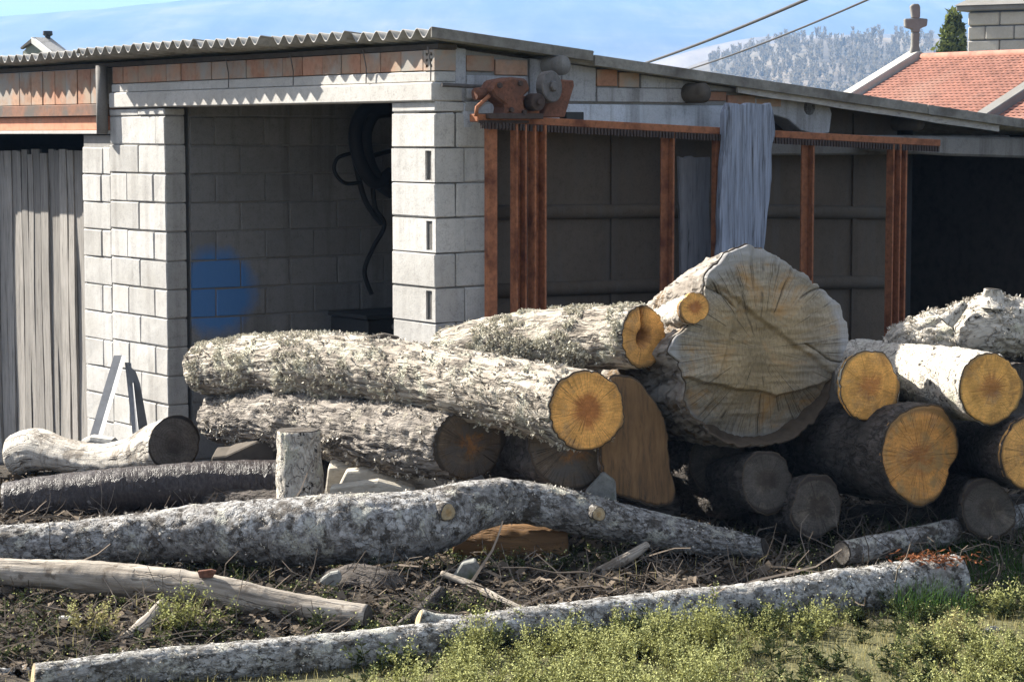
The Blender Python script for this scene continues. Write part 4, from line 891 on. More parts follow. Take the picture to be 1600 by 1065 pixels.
# ------------------------------------------------------------------ logs
def spline(P, ds):
    P = np.asarray(P, float); k = len(P); out = []
    for i in range(k - 1):
        p0, p1, p2, p3 = P[max(i - 1, 0)], P[i], P[i + 1], P[min(i + 2, k - 1)]
        if i == 0: p0 = 2 * p1 - p2
        if i == k - 2: p3 = 2 * p2 - p1
        n = max(2, int(np.linalg.norm((p2 - p1)[:3]) / ds))
        for u in np.linspace(0, 1, n, endpoint=False):
            out.append(0.5 * ((2 * p1) + (-p0 + p2) * u + (2 * p0 - 5 * p1 + 4 * p2 - p3) * u * u + (-p0 + 3 * p1 - 3 * p2 + p3) * u ** 3))
    out.append(P[-1]); return np.array(out)

def cut_disc(body, org, ring, c, n, mat, seed, prof=None, nr=16, rim=0.94, lift=0.004, label=None, name='cut_face'):
    """sawn end: polar grid inside the ring, in unit-disc local coordinates"""
    n = unit(n); up = np.array([0, 0, 1.0]); ay = up - n * up.dot(n)
    ay = unit(ay) if np.linalg.norm(ay) > 1e-3 else np.array([1.0, 0, 0]); ax = np.cross(ay, n)
    d = ring - c; x = d @ ax; y = d @ ay; z = d @ n; R = float(np.sqrt(x * x + y * y).mean()); m = len(x)
    k = np.linspace(0, 1, nr + 1)[1:] * rim
    X = np.concatenate([[0], (k[:, None] * x / R).ravel()]); Y = np.concatenate([[0], (k[:, None] * y / R).ravel()]); Z = np.concatenate([[0], (k[:, None] ** 2 * z / R).ravel()])
    P = np.stack([X, Y, np.full_like(X, seed * 1.7)], -1)
    Z = Z + (0.012 * fbm(P * 2.5, 3, seed) + 0.006 * fbm(P * [14, 3, 1], 3, seed + 5)) + lift / R
    if prof is not None: Z = Z + prof(X, Y) / R
    # outer skirt goes back into the body so that the disc has thickness
    X = np.concatenate([X, k[-1] * x / R]); Y = np.concatenate([Y, k[-1] * y / R]); Z = np.concatenate([Z, np.minimum(z / R, Z[-m:]) - 0.03 / R])
    V = np.stack([X, Y, Z], -1); F3 = [(0, 1 + j, 1 + (j + 1) % m) for j in range(m)]; F4 = []
    for i in range(nr):
        a = 1 + i * m; b = a + m
        F4 += [(a + j, b + j, b + (j + 1) % m, a + (j + 1) % m) for j in range(m)]
    # orientation: angular order may run either way
    if ((x[0] * y[1] - x[1] * y[0]) < 0): F3 = [f[::-1] for f in F3]; F4 = [f[::-1] for f in F4]
    o = link(name, mesh_np(V, F4, F3, smooth_=True), mat, body)
    Mw = Matrix(((ax[0] * R, ay[0] * R, n[0] * R, c[0] - org[0]), (ax[1] * R, ay[1] * R, n[1] * R, c[1] - org[1]), (ax[2] * R, ay[2] * R, n[2] * R, c[2] - org[2]), (0, 0, 0, 1)))
    o.matrix_local = Mw
    if label: o['label'] = label
    return o

LOGS = {}
def log(label, pts, bark, cut=None, cut0=None, group=None, rough=0.012, fis=(30, 6, 0.006), lump=0.05, outline=None, endn=None, end0n=None, seed=0, NA=72, ds=0.018, name='log', prof=None, world=False, oval=0.05, rim=0.965, knots=0, nr=16, cutlabel=None, end_full=0.35, cat=None):
    """pts: from the hidden (far) end to the end that shows, as (px, py, depth, radius px) or world (x, y, z, r)"""
    if world: P = np.array(pts, float)
    else: P = np.array([[*at(a, b, Y), r_ * Y / 3600.0] for a, b, Y, r_ in pts])
    S = spline(P, ds); C_ = S[:, :3]; Rr = S[:, 3]; n = len(C_)
    T = np.gradient(C_, axis=0); T /= np.linalg.norm(T, axis=1)[:, None]
    s = np.concatenate([[0], np.cumsum(np.linalg.norm(np.diff(C_, axis=0), axis=1))]); Ltot = s[-1]
    th = np.arange(NA) / NA * 2 * math.pi; ref = np.array([0, 0, 1.0]) if abs(T[0][2]) < 0.85 else np.array([0, -1.0, 0])
    E1 = np.empty((n, 3)); E2 = np.empty((n, 3))
    for i in range(n):
        e = ref - T[i] * ref.dot(T[i]); e /= np.linalg.norm(e); E1[i] = e; E2[i] = np.cross(T[i], e); ref = e
    ct, st_ = np.cos(th), np.sin(th); Rm = Rr.mean()
    Q = np.stack([np.broadcast_to(ct * Rm, (n, NA)), np.broadcast_to(st_ * Rm, (n, NA)), np.broadcast_to(s[:, None], (n, NA))], -1)
    Qs = Q + seed * 11.3
    mult = 1 + oval * np.cos(2 * th + seed) + lump * 1.6 * fbm(Qs * [5, 5, 2.2], 3, seed)
    mult = mult + lump * 0.5 * fbm(Qs * 9, 3, seed + 3)
    if outline is not None:
        pc = C_[-1]; nn = unit(endn) if endn is not None else T[-1]; A = []
        for (px, py) in outline:
            d = ray(px, py); q = EYEP + d * (np.dot(pc - EYEP, nn) / np.dot(d, nn)); v = q - pc; A.append((math.atan2(v @ E2[-1], v @ E1[-1]), math.hypot(v @ E1[-1], v @ E2[-1])))
        A.sort(); aa = np.array([x[0] for x in A]); rr = np.array([x[1] for x in A])
        ml = np.interp((th + math.pi) % (2 * math.pi) - math.pi, np.concatenate([aa - 2 * math.pi, aa, aa + 2 * math.pi]), np.concatenate([rr, rr, rr])) / Rr[-1]
        w_ = end_full + (1 - end_full) * smooth(Ltot * 0.15, Ltot * 0.8, s)[:, None]
        near_end = smooth(Ltot * 0.8, Ltot * 0.97, s)[:, None]
        mult = (mult * (1 - w_) + (ml[None] * (1 + 0.35 * (mult - 1) * (1 - near_end))) * w_)
    rad = Rr[:, None] * mult
    rad = rad + rough * fbm(Qs * 22, 4, seed + 7)
    if fis: rad = rad - fis[2] * (1 - np.minimum(1, np.abs(fbm(Qs * [fis[0], fis[0], fis[1]], 2, seed + 9)) * 5))
    for k in range(knots):
        r_ = np.random.default_rng(seed * 7 + k); sk = r_.uniform(0.15, 0.85) * Ltot; tk = r_.uniform(0, 6.28)
        dth = (th - tk + math.pi) % (2 * math.pi) - math.pi; rad = rad + 0.22 * Rm * np.exp(-((s[:, None] - sk) / (0.5 * Rm)) ** 2 - (dth[None] / 0.45) ** 2)
    V = C_[:, None] + rad[..., None] * (ct[None, :, None] * E1[:, None] + st_[None, :, None] * E2[:, None])
    def shear(idx, nn, w_):
        t0 = T[idx]; off = V - C_[idx]; nn = unit(nn); f = -(V - C_[:, None]) @ nn / max(0.25, abs(t0 @ nn)) * np.sign(t0 @ nn)
        return f[..., None] * t0 * w_[:, None, None]
    if endn is not None: V = V + shear(n - 1, endn, smooth(Ltot - 2.2 * Rr[-1], Ltot, s) ** 1.5)
    if end0n is not None: V = V + shear(0, end0n, (1 - smooth(0, 2.2 * Rr[0], s)) ** 1.5)
    NV = V.reshape(-1, 3); ends = np.array([C_[0], C_[-1]])
    if endn is not None: pass
    i1 = C_[-1] + (V[-1] - C_[-1]) * (rim - 0.004); bk = np.outer(np.ones(NA), T[-1]) * (0.17 if prof is not None else 0.05)
    has = bool(cut)
    allV = np.concatenate([NV, ends] + ([i1, C_[-1] + (i1 - C_[-1]) * 0.90 - bk] if has else []))
    if has: allV[n * NA + 1] = C_[-1] - bk[0]
    i_ = None; i_ = np.arange(n - 1)[:, None] * NA; j_ = np.arange(NA)[None]; j1 = (j_ + 1) % NA
    F4 = np.stack([i_ + j_, i_ + j1, i_ + NA + j1, i_ + NA + j_], -1).reshape(-1, 4)
    j_ = np.arange(NA); j1 = (j_ + 1) % NA; b = (n - 1) * NA
    F3 = np.concatenate([np.stack([np.full(NA, n * NA), j1, j_], -1), np.stack([np.full(NA, n * NA + 1), (b if not has else n * NA + 2 + NA) + j_, (b if not has else n * NA + 2 + NA) + j1], -1)])
    nb_ = len(F4)
    if has:
        q1 = n * NA + 2; q2 = q1 + NA; F4 = np.concatenate([F4, np.stack([b + j_, b + j1, q1 + j1, q1 + j_], -1), np.stack([q1 + j_, q1 + j1, q2 + j1, q2 + j_], -1)])
    F4 = F4; mi = np.concatenate([np.zeros(nb_, int), np.ones(len(F4) - nb_ + len(F3), int)])
    me = mesh_np(allV, F4, F3, mi, True)
    at_ = me.attributes.new('bark_coordinate', 'FLOAT_VECTOR', 'POINT')
    qc = np.concatenate([Q.reshape(-1, 3), np.zeros((len(allV) - n * NA, 3))]); at_.data.foreach_set('vector', qc.astype(np.float32).ravel())
    org = np.array([*C_.mean(0)[:2], NV[:, 2].min()])
    o = link(name, me, [MAT[bark], MAT['end_far']], None, world_origin=org)
    tag(o, label, cat or 'log', group)
    if cut: cut_disc(o, org, V[-1], C_[-1], endn if endn is not None else T[-1], MAT[cut], seed, prof, rim=rim, nr=nr, label=cutlabel)
    if cut0: cut_disc(o, org, V[0], C_[0], end0n if end0n is not None else -T[0], MAT[cut0], seed + 1, rim=rim, label=None)
    LOGS[label] = dict(o=o, org=org, V=V, C=C_, T=T, E1=E1, E2=E2, R=Rr, s=s, L=Ltot)
    return o

def tufts(o_label, n, size, mat, seed, name='lichen', th_ok=None, s_ok=None, k=7, out=0.02, flat=0.5, hang=0.0):
    """crinkled flakes standing on a log's bark"""
    g = LOGS[o_label]; r = np.random.default_rng(seed); V = g['V']; ns, na = V.shape[:2]
    i = r.integers(2, ns - 2, n * 4); j = r.integers(0, na, n * 4); p = V[i, j]; nrm = p - g['C'][i]; nrm /= np.linalg.norm(nrm, axis=1)[:, None]
    ok = fbm(p * 5 + seed, 3, seed) > -0.05
    if th_ok is not None: ok &= th_ok(nrm)
    if s_ok is not None: ok &= r.random(len(i)) < s_ok(g['s'][i] / g['L'])
    p = p[ok][:n]; nrm = nrm[ok][:n]; m = len(p)
    p = np.repeat(p, k, 0); nrm = np.repeat(nrm, k, 0); mk = m * k
    dj = r.normal(size=(mk, 3)) * size * 0.9; dj -= nrm * (dj * nrm).sum(1)[:, None]
    c = p + dj + nrm * (r.random(mk) * out)[:, None] - np.array([0, 0, 1]) * (r.random(mk) * hang)[:, None]
    e1 = r.normal(size=(mk, 3)) + nrm * flat * 2; e1 /= np.linalg.norm(e1, axis=1)[:, None]; e2 = np.cross(e1, r.normal(size=(mk, 3))); e2 /= np.linalg.norm(e2, axis=1)[:, None]
    s_ = size * (0.4 + r.random(mk))[:, None]
    W_ = np.stack([c - e1 * s_, c + e2 * s_ * 0.6, c + e1 * s_ + nrm * s_ * 0.4, c - e2 * s_ * 0.6], 1).reshape(-1, 3)
    ob = link(name, mesh_np(W_ - g['org'], np.arange(mk * 4).reshape(-1, 4)), MAT[mat], g['o']); tag(ob, kind='stuff'); return ob

def stub(o_label, c, d, r0, r1, cut, seed, bark=None, gnarl=0.0):
    """short sawn branch stub on a log"""
    g = LOGS[o_label]; c = np.asarray(c, float); d = np.asarray(d, float); n = 12; NA = 28; th = np.arange(NA) / NA * 2 * math.pi; T = unit(d)
    e1 = unit(np.cross(T, [0.3, 0.2, 1.0])); e2 = np.cross(T, e1); u = np.linspace(0, 1, n); V = []; Q = []
    for k in u:
        r_ = (r0 + (r1 - r0) * min(1, k * (1.5 if not gnarl else 1.05))) * (1 + 0.08 * np.sin(3 * th + seed)); pp = c + d * k + r_[:, None] * (np.cos(th)[:, None] * e1 + np.sin(th)[:, None] * e2); r_ = r_ * (1 + gnarl * fbm(pp * 9 + seed, 3, seed)); V.append(c + d * k + r_[:, None] * (np.cos(th)[:, None] * e1 + np.sin(th)[:, None] * e2)); Q.append(np.stack([np.cos(th) * r1, np.sin(th) * r1, np.full(NA, k * np.linalg.norm(d))], -1))
    V = np.array(V); i_ = np.arange(n - 1)[:, None] * NA; j_ = np.arange(NA)[None]; j1 = (j_ + 1) % NA
    F4 = np.stack([i_ + j_, i_ + j1, i_ + NA + j1, i_ + NA + j_], -1).reshape(-1, 4)
    Wv = np.concatenate([V.reshape(-1, 3), [V[-1].mean(0)]]); b = (n - 1) * NA; F3 = [(n * NA, b + j, b + (j + 1) % NA) for j in range(NA)]
    me = mesh_np(Wv - g['org'], F4, F3, smooth_=True); a = me.attributes.new('bark_coordinate', 'FLOAT_VECTOR', 'POINT'); a.data.foreach_set('vector', np.concatenate([np.array(Q).reshape(-1, 3), np.zeros((1, 3))]).astype(np.float32).ravel())
    ob = link('branch_stub', me, bark or g['o'].data.materials[0], g['o'])
    cut_disc(ob, g['org'], V[-1], V[-1].mean(0), T, MAT[cut], seed, rim=0.9, nr=6); return ob

GP = 'logs in the pile'
# lower tier, mostly in the dark under the pile
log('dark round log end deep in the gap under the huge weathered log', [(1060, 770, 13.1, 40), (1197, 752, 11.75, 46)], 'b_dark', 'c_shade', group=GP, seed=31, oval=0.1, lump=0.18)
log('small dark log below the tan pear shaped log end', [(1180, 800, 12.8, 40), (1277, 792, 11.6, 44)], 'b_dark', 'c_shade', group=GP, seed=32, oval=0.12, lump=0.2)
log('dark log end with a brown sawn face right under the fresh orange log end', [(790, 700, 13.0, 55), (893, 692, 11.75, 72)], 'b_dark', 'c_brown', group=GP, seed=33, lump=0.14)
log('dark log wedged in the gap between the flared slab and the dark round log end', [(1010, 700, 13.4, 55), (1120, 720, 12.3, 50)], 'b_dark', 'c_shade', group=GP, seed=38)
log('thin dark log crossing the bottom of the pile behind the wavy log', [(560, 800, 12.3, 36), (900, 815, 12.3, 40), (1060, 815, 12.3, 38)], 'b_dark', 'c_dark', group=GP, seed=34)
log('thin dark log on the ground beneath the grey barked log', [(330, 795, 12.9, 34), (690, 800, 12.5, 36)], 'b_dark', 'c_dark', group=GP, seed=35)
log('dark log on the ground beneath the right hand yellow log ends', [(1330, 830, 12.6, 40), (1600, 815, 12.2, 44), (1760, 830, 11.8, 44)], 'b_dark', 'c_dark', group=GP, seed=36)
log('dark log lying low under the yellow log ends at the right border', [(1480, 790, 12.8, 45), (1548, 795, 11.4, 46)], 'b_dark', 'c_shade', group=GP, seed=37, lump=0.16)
# left group
log('white barkless curved log with a blackened cut end', [(30, 712, 14.9, 35), (58, 702, 14.8, 33), (100, 710, 14.65, 26), (150, 718, 14.5, 25), (200, 714, 14.3, 29), (240, 702, 14.1, 38), (272, 693, 13.9, 43)], 'b_white', 'c_dark', group=GP, seed=1, endn=(0.42, -0.90, 0.1), rough=0.005, fis=(12, 2, 0.006), lump=0.035)
log('dark purple barked cherry log lying low at the left edge', [(8, 790, 12.85, 37), (150, 772, 12.9, 39), (300, 760, 12.95, 38), (470, 752, 13.0, 36), (560, 752, 13.0, 34)], 'b_cherry', None, 'c_dark', group=GP, seed=2, rough=0.003, fis=(3, 45, 0.004), lump=0.06, rim=0.96, knots=3)
LB = 'thick grey furrowed log with a dark cracked sawn end'
log(LB, [(348, 650, 13.9, 44), (440, 652, 13.3, 52), (560, 672, 12.75, 60), (660, 686, 12.3, 61), (733, 694, 12.0, 60)], 'b_grey', 'c_brown', group=GP, seed=3, endn=(0.45, -0.88, -0.02), rough=0.010, fis=(36, 4, 0.015), lump=0.055, knots=2, NA=110, ds=0.013)
tufts(LB, 900, 0.009, 'lichen_dry', 71, 'bark_flakes', k=5, out=0.012, flat=0.3)
log('short upright stump with pale bark standing before the grey furrowed log', [(470, 850, 12.35, 38), (468, 770, 12.35, 37), (466, 672, 12.35, 34)], 'b_pale', 'c_shade', seed=4, rough=0.01, fis=(40, 5, 0.008), NA=64, name='stump', cat='stump')
LA = 'long lichen covered log with a fresh orange sawn end'
log(LA, [(318, 578, 13.9, 40), (400, 570, 13.5, 47), (520, 570, 12.95, 50), (650, 588, 12.4, 53), (780, 612, 11.85, 57), (917, 641, 11.3, 64)], 'b_lichen', 'c_orange', group=GP, seed=5, endn=(0.36, -0.93, 0.0), rough=0.006, fis=(30, 3, 0.010), lump=0.045, oval=0.03, knots=3, NA=100, ds=0.014)
tufts(LA, 2300, 0.0068, 'lichen', 72, s_ok=lambda u: np.clip(0.95 - u * 1.35, 0.07, 1), k=9, out=0.018, hang=0.012, flat=0.25)
tufts(LA, 700, 0.009, 'lichen_dry', 73, 'bark_flakes', k=5, out=0.012, flat=0.3)
# centre
LC = 'lichen crusted log with a split hollow in its amber end'
def c_prof(X, Y): return -0.10 * np.exp(-((X - 0.02 + 0.1 * Y) / 0.055) ** 2) * smooth(-0.15, 0.05, Y) - 0.14 * np.exp(-((X + 0.02) / 0.16) ** 2 - ((Y + 0.06) / 0.2) ** 2)
log(LC, [(700, 556, 13.05, 42), (800, 537, 12.7, 45), (900, 527, 12.3, 47), (1005, 526, 11.85, 48)], 'b_lichen', 'c_amber', group=GP, seed=6, endn=(0.60, -0.80, 0.0), rough=0.006, fis=(30, 3, 0.009), prof=c_prof, NA=96, ds=0.014, nr=30)
tufts(LC, 2300, 0.0068, 'lichen', 74, k=9, out=0.018, hang=0.012, flat=0.25)
LD = 'huge weathered log with a stepped grey cracked sawn face'
poly = [(1099, 430), (1112, 412), (1130, 396), (1150, 385), (1168, 381), (1190, 386), (1215, 400), (1250, 425), (1285, 452), (1308, 474), (1319, 490), (1327, 522), (1318, 548), (1303, 586), (1296, 622), (1272, 662), (1240, 686), (1195, 700), (1140, 695), (1110, 680), (1085, 656), (1066, 626), (1069, 600), (1058, 572), (1041, 548), (1049, 528), (1072, 506), (1084, 482), (1097, 456)]
poly = [(a[0] + (b[0] - a[0]) * k / 6, a[1] + (b[1] - a[1]) * k / 6) for a, b in zip(poly, poly[1:] + poly[:1]) for k in range(6)]
def d_prof(X, Y):
    w_ = 0.05 * fbm(np.stack([X * 4, Y * 4, X * 0], -1), 3, 77)
    z = 0.025 * smooth(0.0, 0.05, (Y - 0.15) * 0.8 + X * 0.55 - 0.12 + w_) + 0.02 * smooth(0, 0.03, -(X + 0.35) + 0.3 * Y + w_)
    below = np.maximum(0, -(Y + 0.50 - 0.22 * np.abs(X - 0.2)) + w_); z = z - 0.03 * smooth(0.0, 0.03, below) - 0.28 * below
    z = z + 0.012 * fbm(np.stack([X * 2, Y * 16, X * 0], -1), 3, 78)
    a = np.arctan2(Y - 0.2, X); r_ = np.hypot(X, Y - 0.2)
    for k, (an, w_, r0, r1, dp) in enumerate(((2.45, 0.008, 0.35, 0.8, 0.035), (1.25, 0.006, 0.6, 1.0, 0.03), (0.55, 0.006, 0.55, 1.0, 0.03), (-0.35, 0.006, 0.5, 1.0, 0.03))):
        da = (a - an - 0.05 * np.sin(r_ * 9 + k) + math.pi) % (2 * math.pi) - math.pi
        z = z - dp * np.exp(-(da * r_ / w_ / 1.0) ** 2) * smooth(r0, r0 + .08, r_) * (1 - smooth(r1, r1 + .1, r_))
    return z
log(LD, [(955, 610, 13.25, 82), (1040, 585, 12.75, 100), (1110, 560, 12.3, 125), (1185, 545, 11.85, 145)], 'b_oak', 'c_old', group=GP, seed=7, outline=poly, endn=(0.30, -0.95, 0.08), rough=0.022, fis=(14, 2.5, 0.014), lump=0.05, NA=420, ds=0.018, prof=d_prof, nr=90, rim=0.985, end_full=0.5)
log('thin log with a round amber end lying on the huge weathered log', [(1000, 520, 12.7, 20), (1045, 496, 12.2, 23), (1085, 481, 11.65, 25.5)], 'b_pale', 'c_orange', group=GP, seed=8, endn=(0.40, -0.9, 0.1), NA=56)
# flared slab of trunk standing under the orange end
LF = 'flared brown slab of trunk standing behind the fresh orange log end'
poly = [(955, 586), (990, 590), (1012, 612), (1032, 640), (1040, 668), (1042, 700), (1046, 735), (1055, 766), (1050, 786), (1030, 792), (1000, 784), (970, 776), (958, 772), (944, 745), (940, 700), (942, 640), (945, 605)]
log(LF, [(965, 690, 12.35, 58), (995, 690, 11.75, 66)], 'b_oak', 'c_split', group=GP, seed=9, outline=poly, endn=(0.42, -0.9, 0.05), rough=0.015, NA=110, nr=24, rim=0.97, end_full=0.8)
# right group
LE = 'yellow sawn log end nearest the huge weathered log'
log(LE, [(1342, 596, 13.3, 38), (1349, 600, 12.4, 44), (1357, 603, 11.6, 50)], 'b_pale', 'c_yellow', group=GP, seed=10, endn=(0.45, -0.9, 0.0), outline=[(1345, 548), (1378, 550), (1397, 580), (1407, 603), (1402, 630), (1378, 655), (1345, 657), (1320, 635), (1311, 603), (1317, 570)], oval=0.02)
LG = 'pale barked log with a large round yellow sawn end at the upper right'
log(LG, [(1345, 572, 13.2, 44), (1440, 590, 12.3, 52), (1548, 607, 11.35, 57)], 'b_pale', 'c_yellow', group=GP, seed=11, endn=(0.36, -0.93, 0.0), oval=0.03, rough=0.012)
log('dark log with a big tan pear shaped sawn end', [(1205, 690, 13.0, 56), (1320, 700, 12.2, 62), (1437, 712, 11.4, 66)], 'b_dark', 'c_pear', group=GP, seed=12, endn=(0.40, -0.92, 0.0), outline=[(1400, 650), (1435, 633), (1470, 632), (1485, 652), (1497, 680), (1499, 705), (1482, 732), (1478, 760), (1458, 785), (1440, 793), (1412, 780), (1390, 755), (1378, 720), (1382, 680)], oval=0.02)
log('dull amber log end cut off by the right border', [(1490, 690, 12.9, 46), (1612, 707, 11.3, 58)], 'b_dark', 'c_amber', group=GP, seed=13, endn=(0.40, -0.92, 0.0))
log('dark log under the gnarled pale stump behind the yellow log ends', [(1395, 610, 13.9, 46), (1500, 612, 13.2, 50), (1590, 618, 12.75, 50)], 'b_dark', 'c_shade', group=GP, seed=14)
LS = 'gnarled pale stump with a broken knob on top of the right pile'
log(LS, [(1388, 556, 12.75, 20), (1415, 540, 12.7, 36), (1455, 530, 12.65, 44), (1505, 520, 12.6, 50), (1550, 508, 12.5, 52), (1610, 512, 12.45, 46), (1720, 520, 12.3, 42)], 'b_pale', 'c_shade', group=GP, seed=15, rough=0.016, fis=(24, 8, 0.014), lump=0.11, NA=120, ds=0.014)
tufts(LS, 700, 0.009, 'lichen_dry', 75, 'bark_flakes', k=5, out=0.015, flat=0.3)
stub(LS, at(1548, 480, 12.45), at(1551, 452, 12.45) - at(1548, 480, 12.45), 0.10, 0.042, 'c_shade', 3, gnarl=0.9)
stub(LS, at(1478, 505, 12.4), at(1508, 474, 12.4) - at(1478, 505, 12.4), 0.05, 0.022, 'c_pale', 4, gnarl=0.6)
# foreground poles
LW = 'long wavy mottled grey trunk lying across the front of the pile'
log(LW, [(-60, 853, 11.1, 33), (60, 851, 11.1, 36), (200, 842, 11.1, 41), (330, 832, 11.05, 51), (440, 829, 11.0, 58), (560, 826, 11.0, 60), (660, 816, 11.1, 57), (730, 792, 11.2, 46), (800, 783, 11.35, 36), (900, 800, 11.4, 35), (1000, 822, 11.45, 31), (1100, 842, 11.5, 26), (1196, 857, 11.55, 17)], 'b_mottle', 'c_shade', seed=16, rough=0.008, fis=(24, 12, 0.007), lump=0.06, knots=5, NA=96, ds=0.015, endn=(0.9, -0.3, 0.3))
tufts(LW, 700, 0.006, 'lichen_dry', 76, 'bark_flakes', k=4, out=0.008, flat=0.2)
stub(LW, at(650, 785, 11.15), at(700, 800, 10.95) - at(650, 785, 11.15), 0.06, 0.045, 'c_pale', 5)
stub(LW, at(915, 795, 11.4), at(936, 803, 11.24) - at(915, 795, 11.4), 0.045, 0.036, 'c_pale', 6)
LP = 'bare grey pole sloping down to the right in front of the wavy trunk'
log(LP, [(-70, 886, 10.6, 20), (0, 892, 10.5, 22), (150, 902, 10.35, 27), (300, 918, 10.2, 27), (430, 944, 10.1, 26), (510, 958, 10.05, 25), (574, 966, 10.0, 22)], 'b_bare', 'c_shade', seed=17, rough=0.005, fis=(16, 2, 0.004), lump=0.05, ds=0.016)
LQ = 'long straight mottled pole lying in the grass along the front edge'
log(LQ, [(1497, 902, 10.75, 36), (1400, 915, 10.62, 37), (1200, 942, 10.3, 35), (1000, 962, 10.0, 34), (800, 985, 9.72, 33), (650, 1008, 9.56, 33), (400, 1030, 9.3, 31), (200, 1047, 9.14, 29), (52, 1062, 9.02, 27)], 'b_alder', 'c_pale', 'c_shade', seed=18, rough=0.005, fis=(24, 14, 0.004), lump=0.05, NA=88, ds=0.014, knots=2, endn=(-0.93, -0.28, 0.12))
tufts(LQ, 900, 0.005, 'lichen_dry', 77, 'bark_flakes', k=4, out=0.008, flat=0.2)
stub(LQ, at(715, 985, 9.66), at(655, 966, 9.62) - at(715, 985, 9.66), 0.065, 0.040, 'c_pale', 7)
log('short grey log just showing at the lower left corner', [(-60, 1062, 9.15, 22), (20, 1060, 9.3, 18), (44, 1052, 9.35, 14)], 'b_alder', 'c_shade', seed=19)
log('thin bluish grey log on the shaded ground at the lower right', [(1600, 806, 11.9, 20), (1480, 832, 11.5, 21), (1316, 864, 11.15, 19)], 'b_mottle', 'c_dark', seed=20, rough=0.008, NA=56, endn=(-0.8, -0.6, 0))
log('mossy grey forked chunk of wood between the pole and the wavy trunk', [(500, 930, 10.75, 30), (548, 922, 10.65, 40), (600, 930, 10.6, 36), (640, 950, 10.6, 22)], 'b_dark', 'c_shade', seed=21, rough=0.03, lump=0.25, NA=56, name='wood_chunk', cat='wood chunk')
log('short brown barkless log hidden under the bend of the wavy trunk', [(715, 848, 11.5, 34), (800, 852, 11.45, 36), (880, 852, 11.5, 34)], 'b_brown', 'c_brown', seed=22, rough=0.006, NA=56)
log('rough broken branch propped under the thin end of the wavy trunk', [(905, 908, 11.05, 5), (950, 886, 11.1, 9), (985, 868, 11.15, 9), (1012, 850, 11.2, 6)], 'b_bare', None, seed=23, rough=0.004, fis=None, NA=24, name='branch', cat='branch')
log('short grey stick leaning in the dark gap left of the front pole', [(180, 1012, 9.75, 10), (215, 985, 9.8, 12), (258, 944, 9.95, 11)], 'b_bare', None, seed=24, rough=0.006, fis=None, NA=28, name='stick', cat='stick')
log('dark stick slanting between the mossy chunk and the front pole', [(600, 1000, 9.9, 9), (640, 970, 10.1, 11), (690, 925, 10.4, 10)], 'b_dark', None, seed=25, rough=0.006, fis=None, NA=28, name='stick', cat='stick')
log('thin twisted dead branch lying right of the mossy chunk', [(690, 895, 10.6, 4), (740, 915, 10.5, 6), (790, 940, 10.3, 5), (830, 955, 10.2, 3)], 'b_bare', None, seed=26, rough=0.003, fis=None, NA=20, name='branch', cat='branch')

# boards, splits and chips that can be picked out
def chunk(name, label, cat, pts, Y, depth, mat, bev=0.008, tilt=(0, 1, 0), rough=0.006):
    P = [at(a, b, Y) for a, b in pts]; mb = MB(); mb.prism(P, unit(tilt) * depth); V = np.concatenate(mb.V)
    o = mb.build(name, MAT[mat], None, False, bev, world=True); tag(o, label, cat); return o
chunk('wood_splinter', 'pale bluish split plank lying beneath the grey furrowed log', 'split wood', [(512, 733), (548, 730), (640, 752), (690, 768), (600, 790), (505, 790)], 12.6, 0.10, 'split', tilt=(0.1, 1, 0.5))
chunk('wood_splinter', 'bright white split log piece beside the upright stump', 'split wood', [(540, 738), (575, 735), (645, 757), (655, 775), (520, 778)], 12.45, 0.06, 'split', tilt=(0.1, 1, 0.35))
chunk('wood_splinter', 'thin white splinter resting against the stump and the wavy trunk', 'split wood', [(515, 762), (590, 752), (650, 768), (640, 780), (515, 785)], 12.2, 0.05, 'split', tilt=(0.1, 1, 0.3))
chunk('dark_board', 'dark slanting board between the white curved log and the stump', 'board', [(330, 714), (352, 712), (400, 690), (428, 688), (430, 735), (330, 735)], 13.2, 0.25, 'dark_wood', tilt=(0, 1, 0.1))
chunk('pale_rubble', 'pale lump of rubble behind the white curved log', 'rubble', [(122, 690), (140, 683), (178, 688), (180, 712), (124, 712)], 15.3, 0.18, 'white_stone', 0.02)
chunk('wood_wedge', 'grey triangular wedge of wood at the foot of the flared slab', 'wood wedge', [(915, 768), (943, 738), (962, 752), (964, 790), (916, 786)], 11.6, 0.07, 'chunk')
chunk('wood_wedge', 'bluish split wedge lying on the litter under the wavy trunk', 'wood wedge', [(706, 905), (722, 880), (742, 876), (750, 892), (735, 908)], 10.7, 0.10, 'chunk', 0.006)
chunk('wood_chip', 'white broken chip beside the mossy grey chunk', 'wood chip', [(497, 908), (515, 895), (530, 892), (534, 905), (522, 920), (505, 914)], 10.5, 0.05, 'chunk')
chunk('wood_chip', 'white angular chip in the dark gap at the lower left', 'wood chip', [(86, 964), (122, 962), (130, 970), (120, 976), (108, 986), (98, 980)], 9.9, 0.04, 'white_stone')
chunk('wood_chip', 'rust orange chip lodged on top of the bare grey pole', 'wood chip', [(308, 892), (330, 889), (338, 892), (332, 902), (312, 903)], 10.12, 0.02, 'rust_bright', 0.003)
chunk('bark_piece', 'curled bark piece resting on top of the long lichen covered log', 'bark', [(572, 527), (600, 521), (622, 526), (628, 534), (580, 537)], 12.6, 0.05, 'dark_wood', 0.005)
chunk('stone', 'flat grey stone in the grass at the lower right', 'stone', [(1536, 990), (1548, 982), (1562, 980), (1566, 988), (1545, 996)], 9.95, 0.06, 'chunk', 0.01)
chunk('stone', 'pale stone at the bottom edge of the grass', 'stone', [(1385, 1064), (1402, 1055), (1420, 1058), (1425, 1070), (1388, 1072)], 9.05, 0.05, 'white_stone', 0.01)
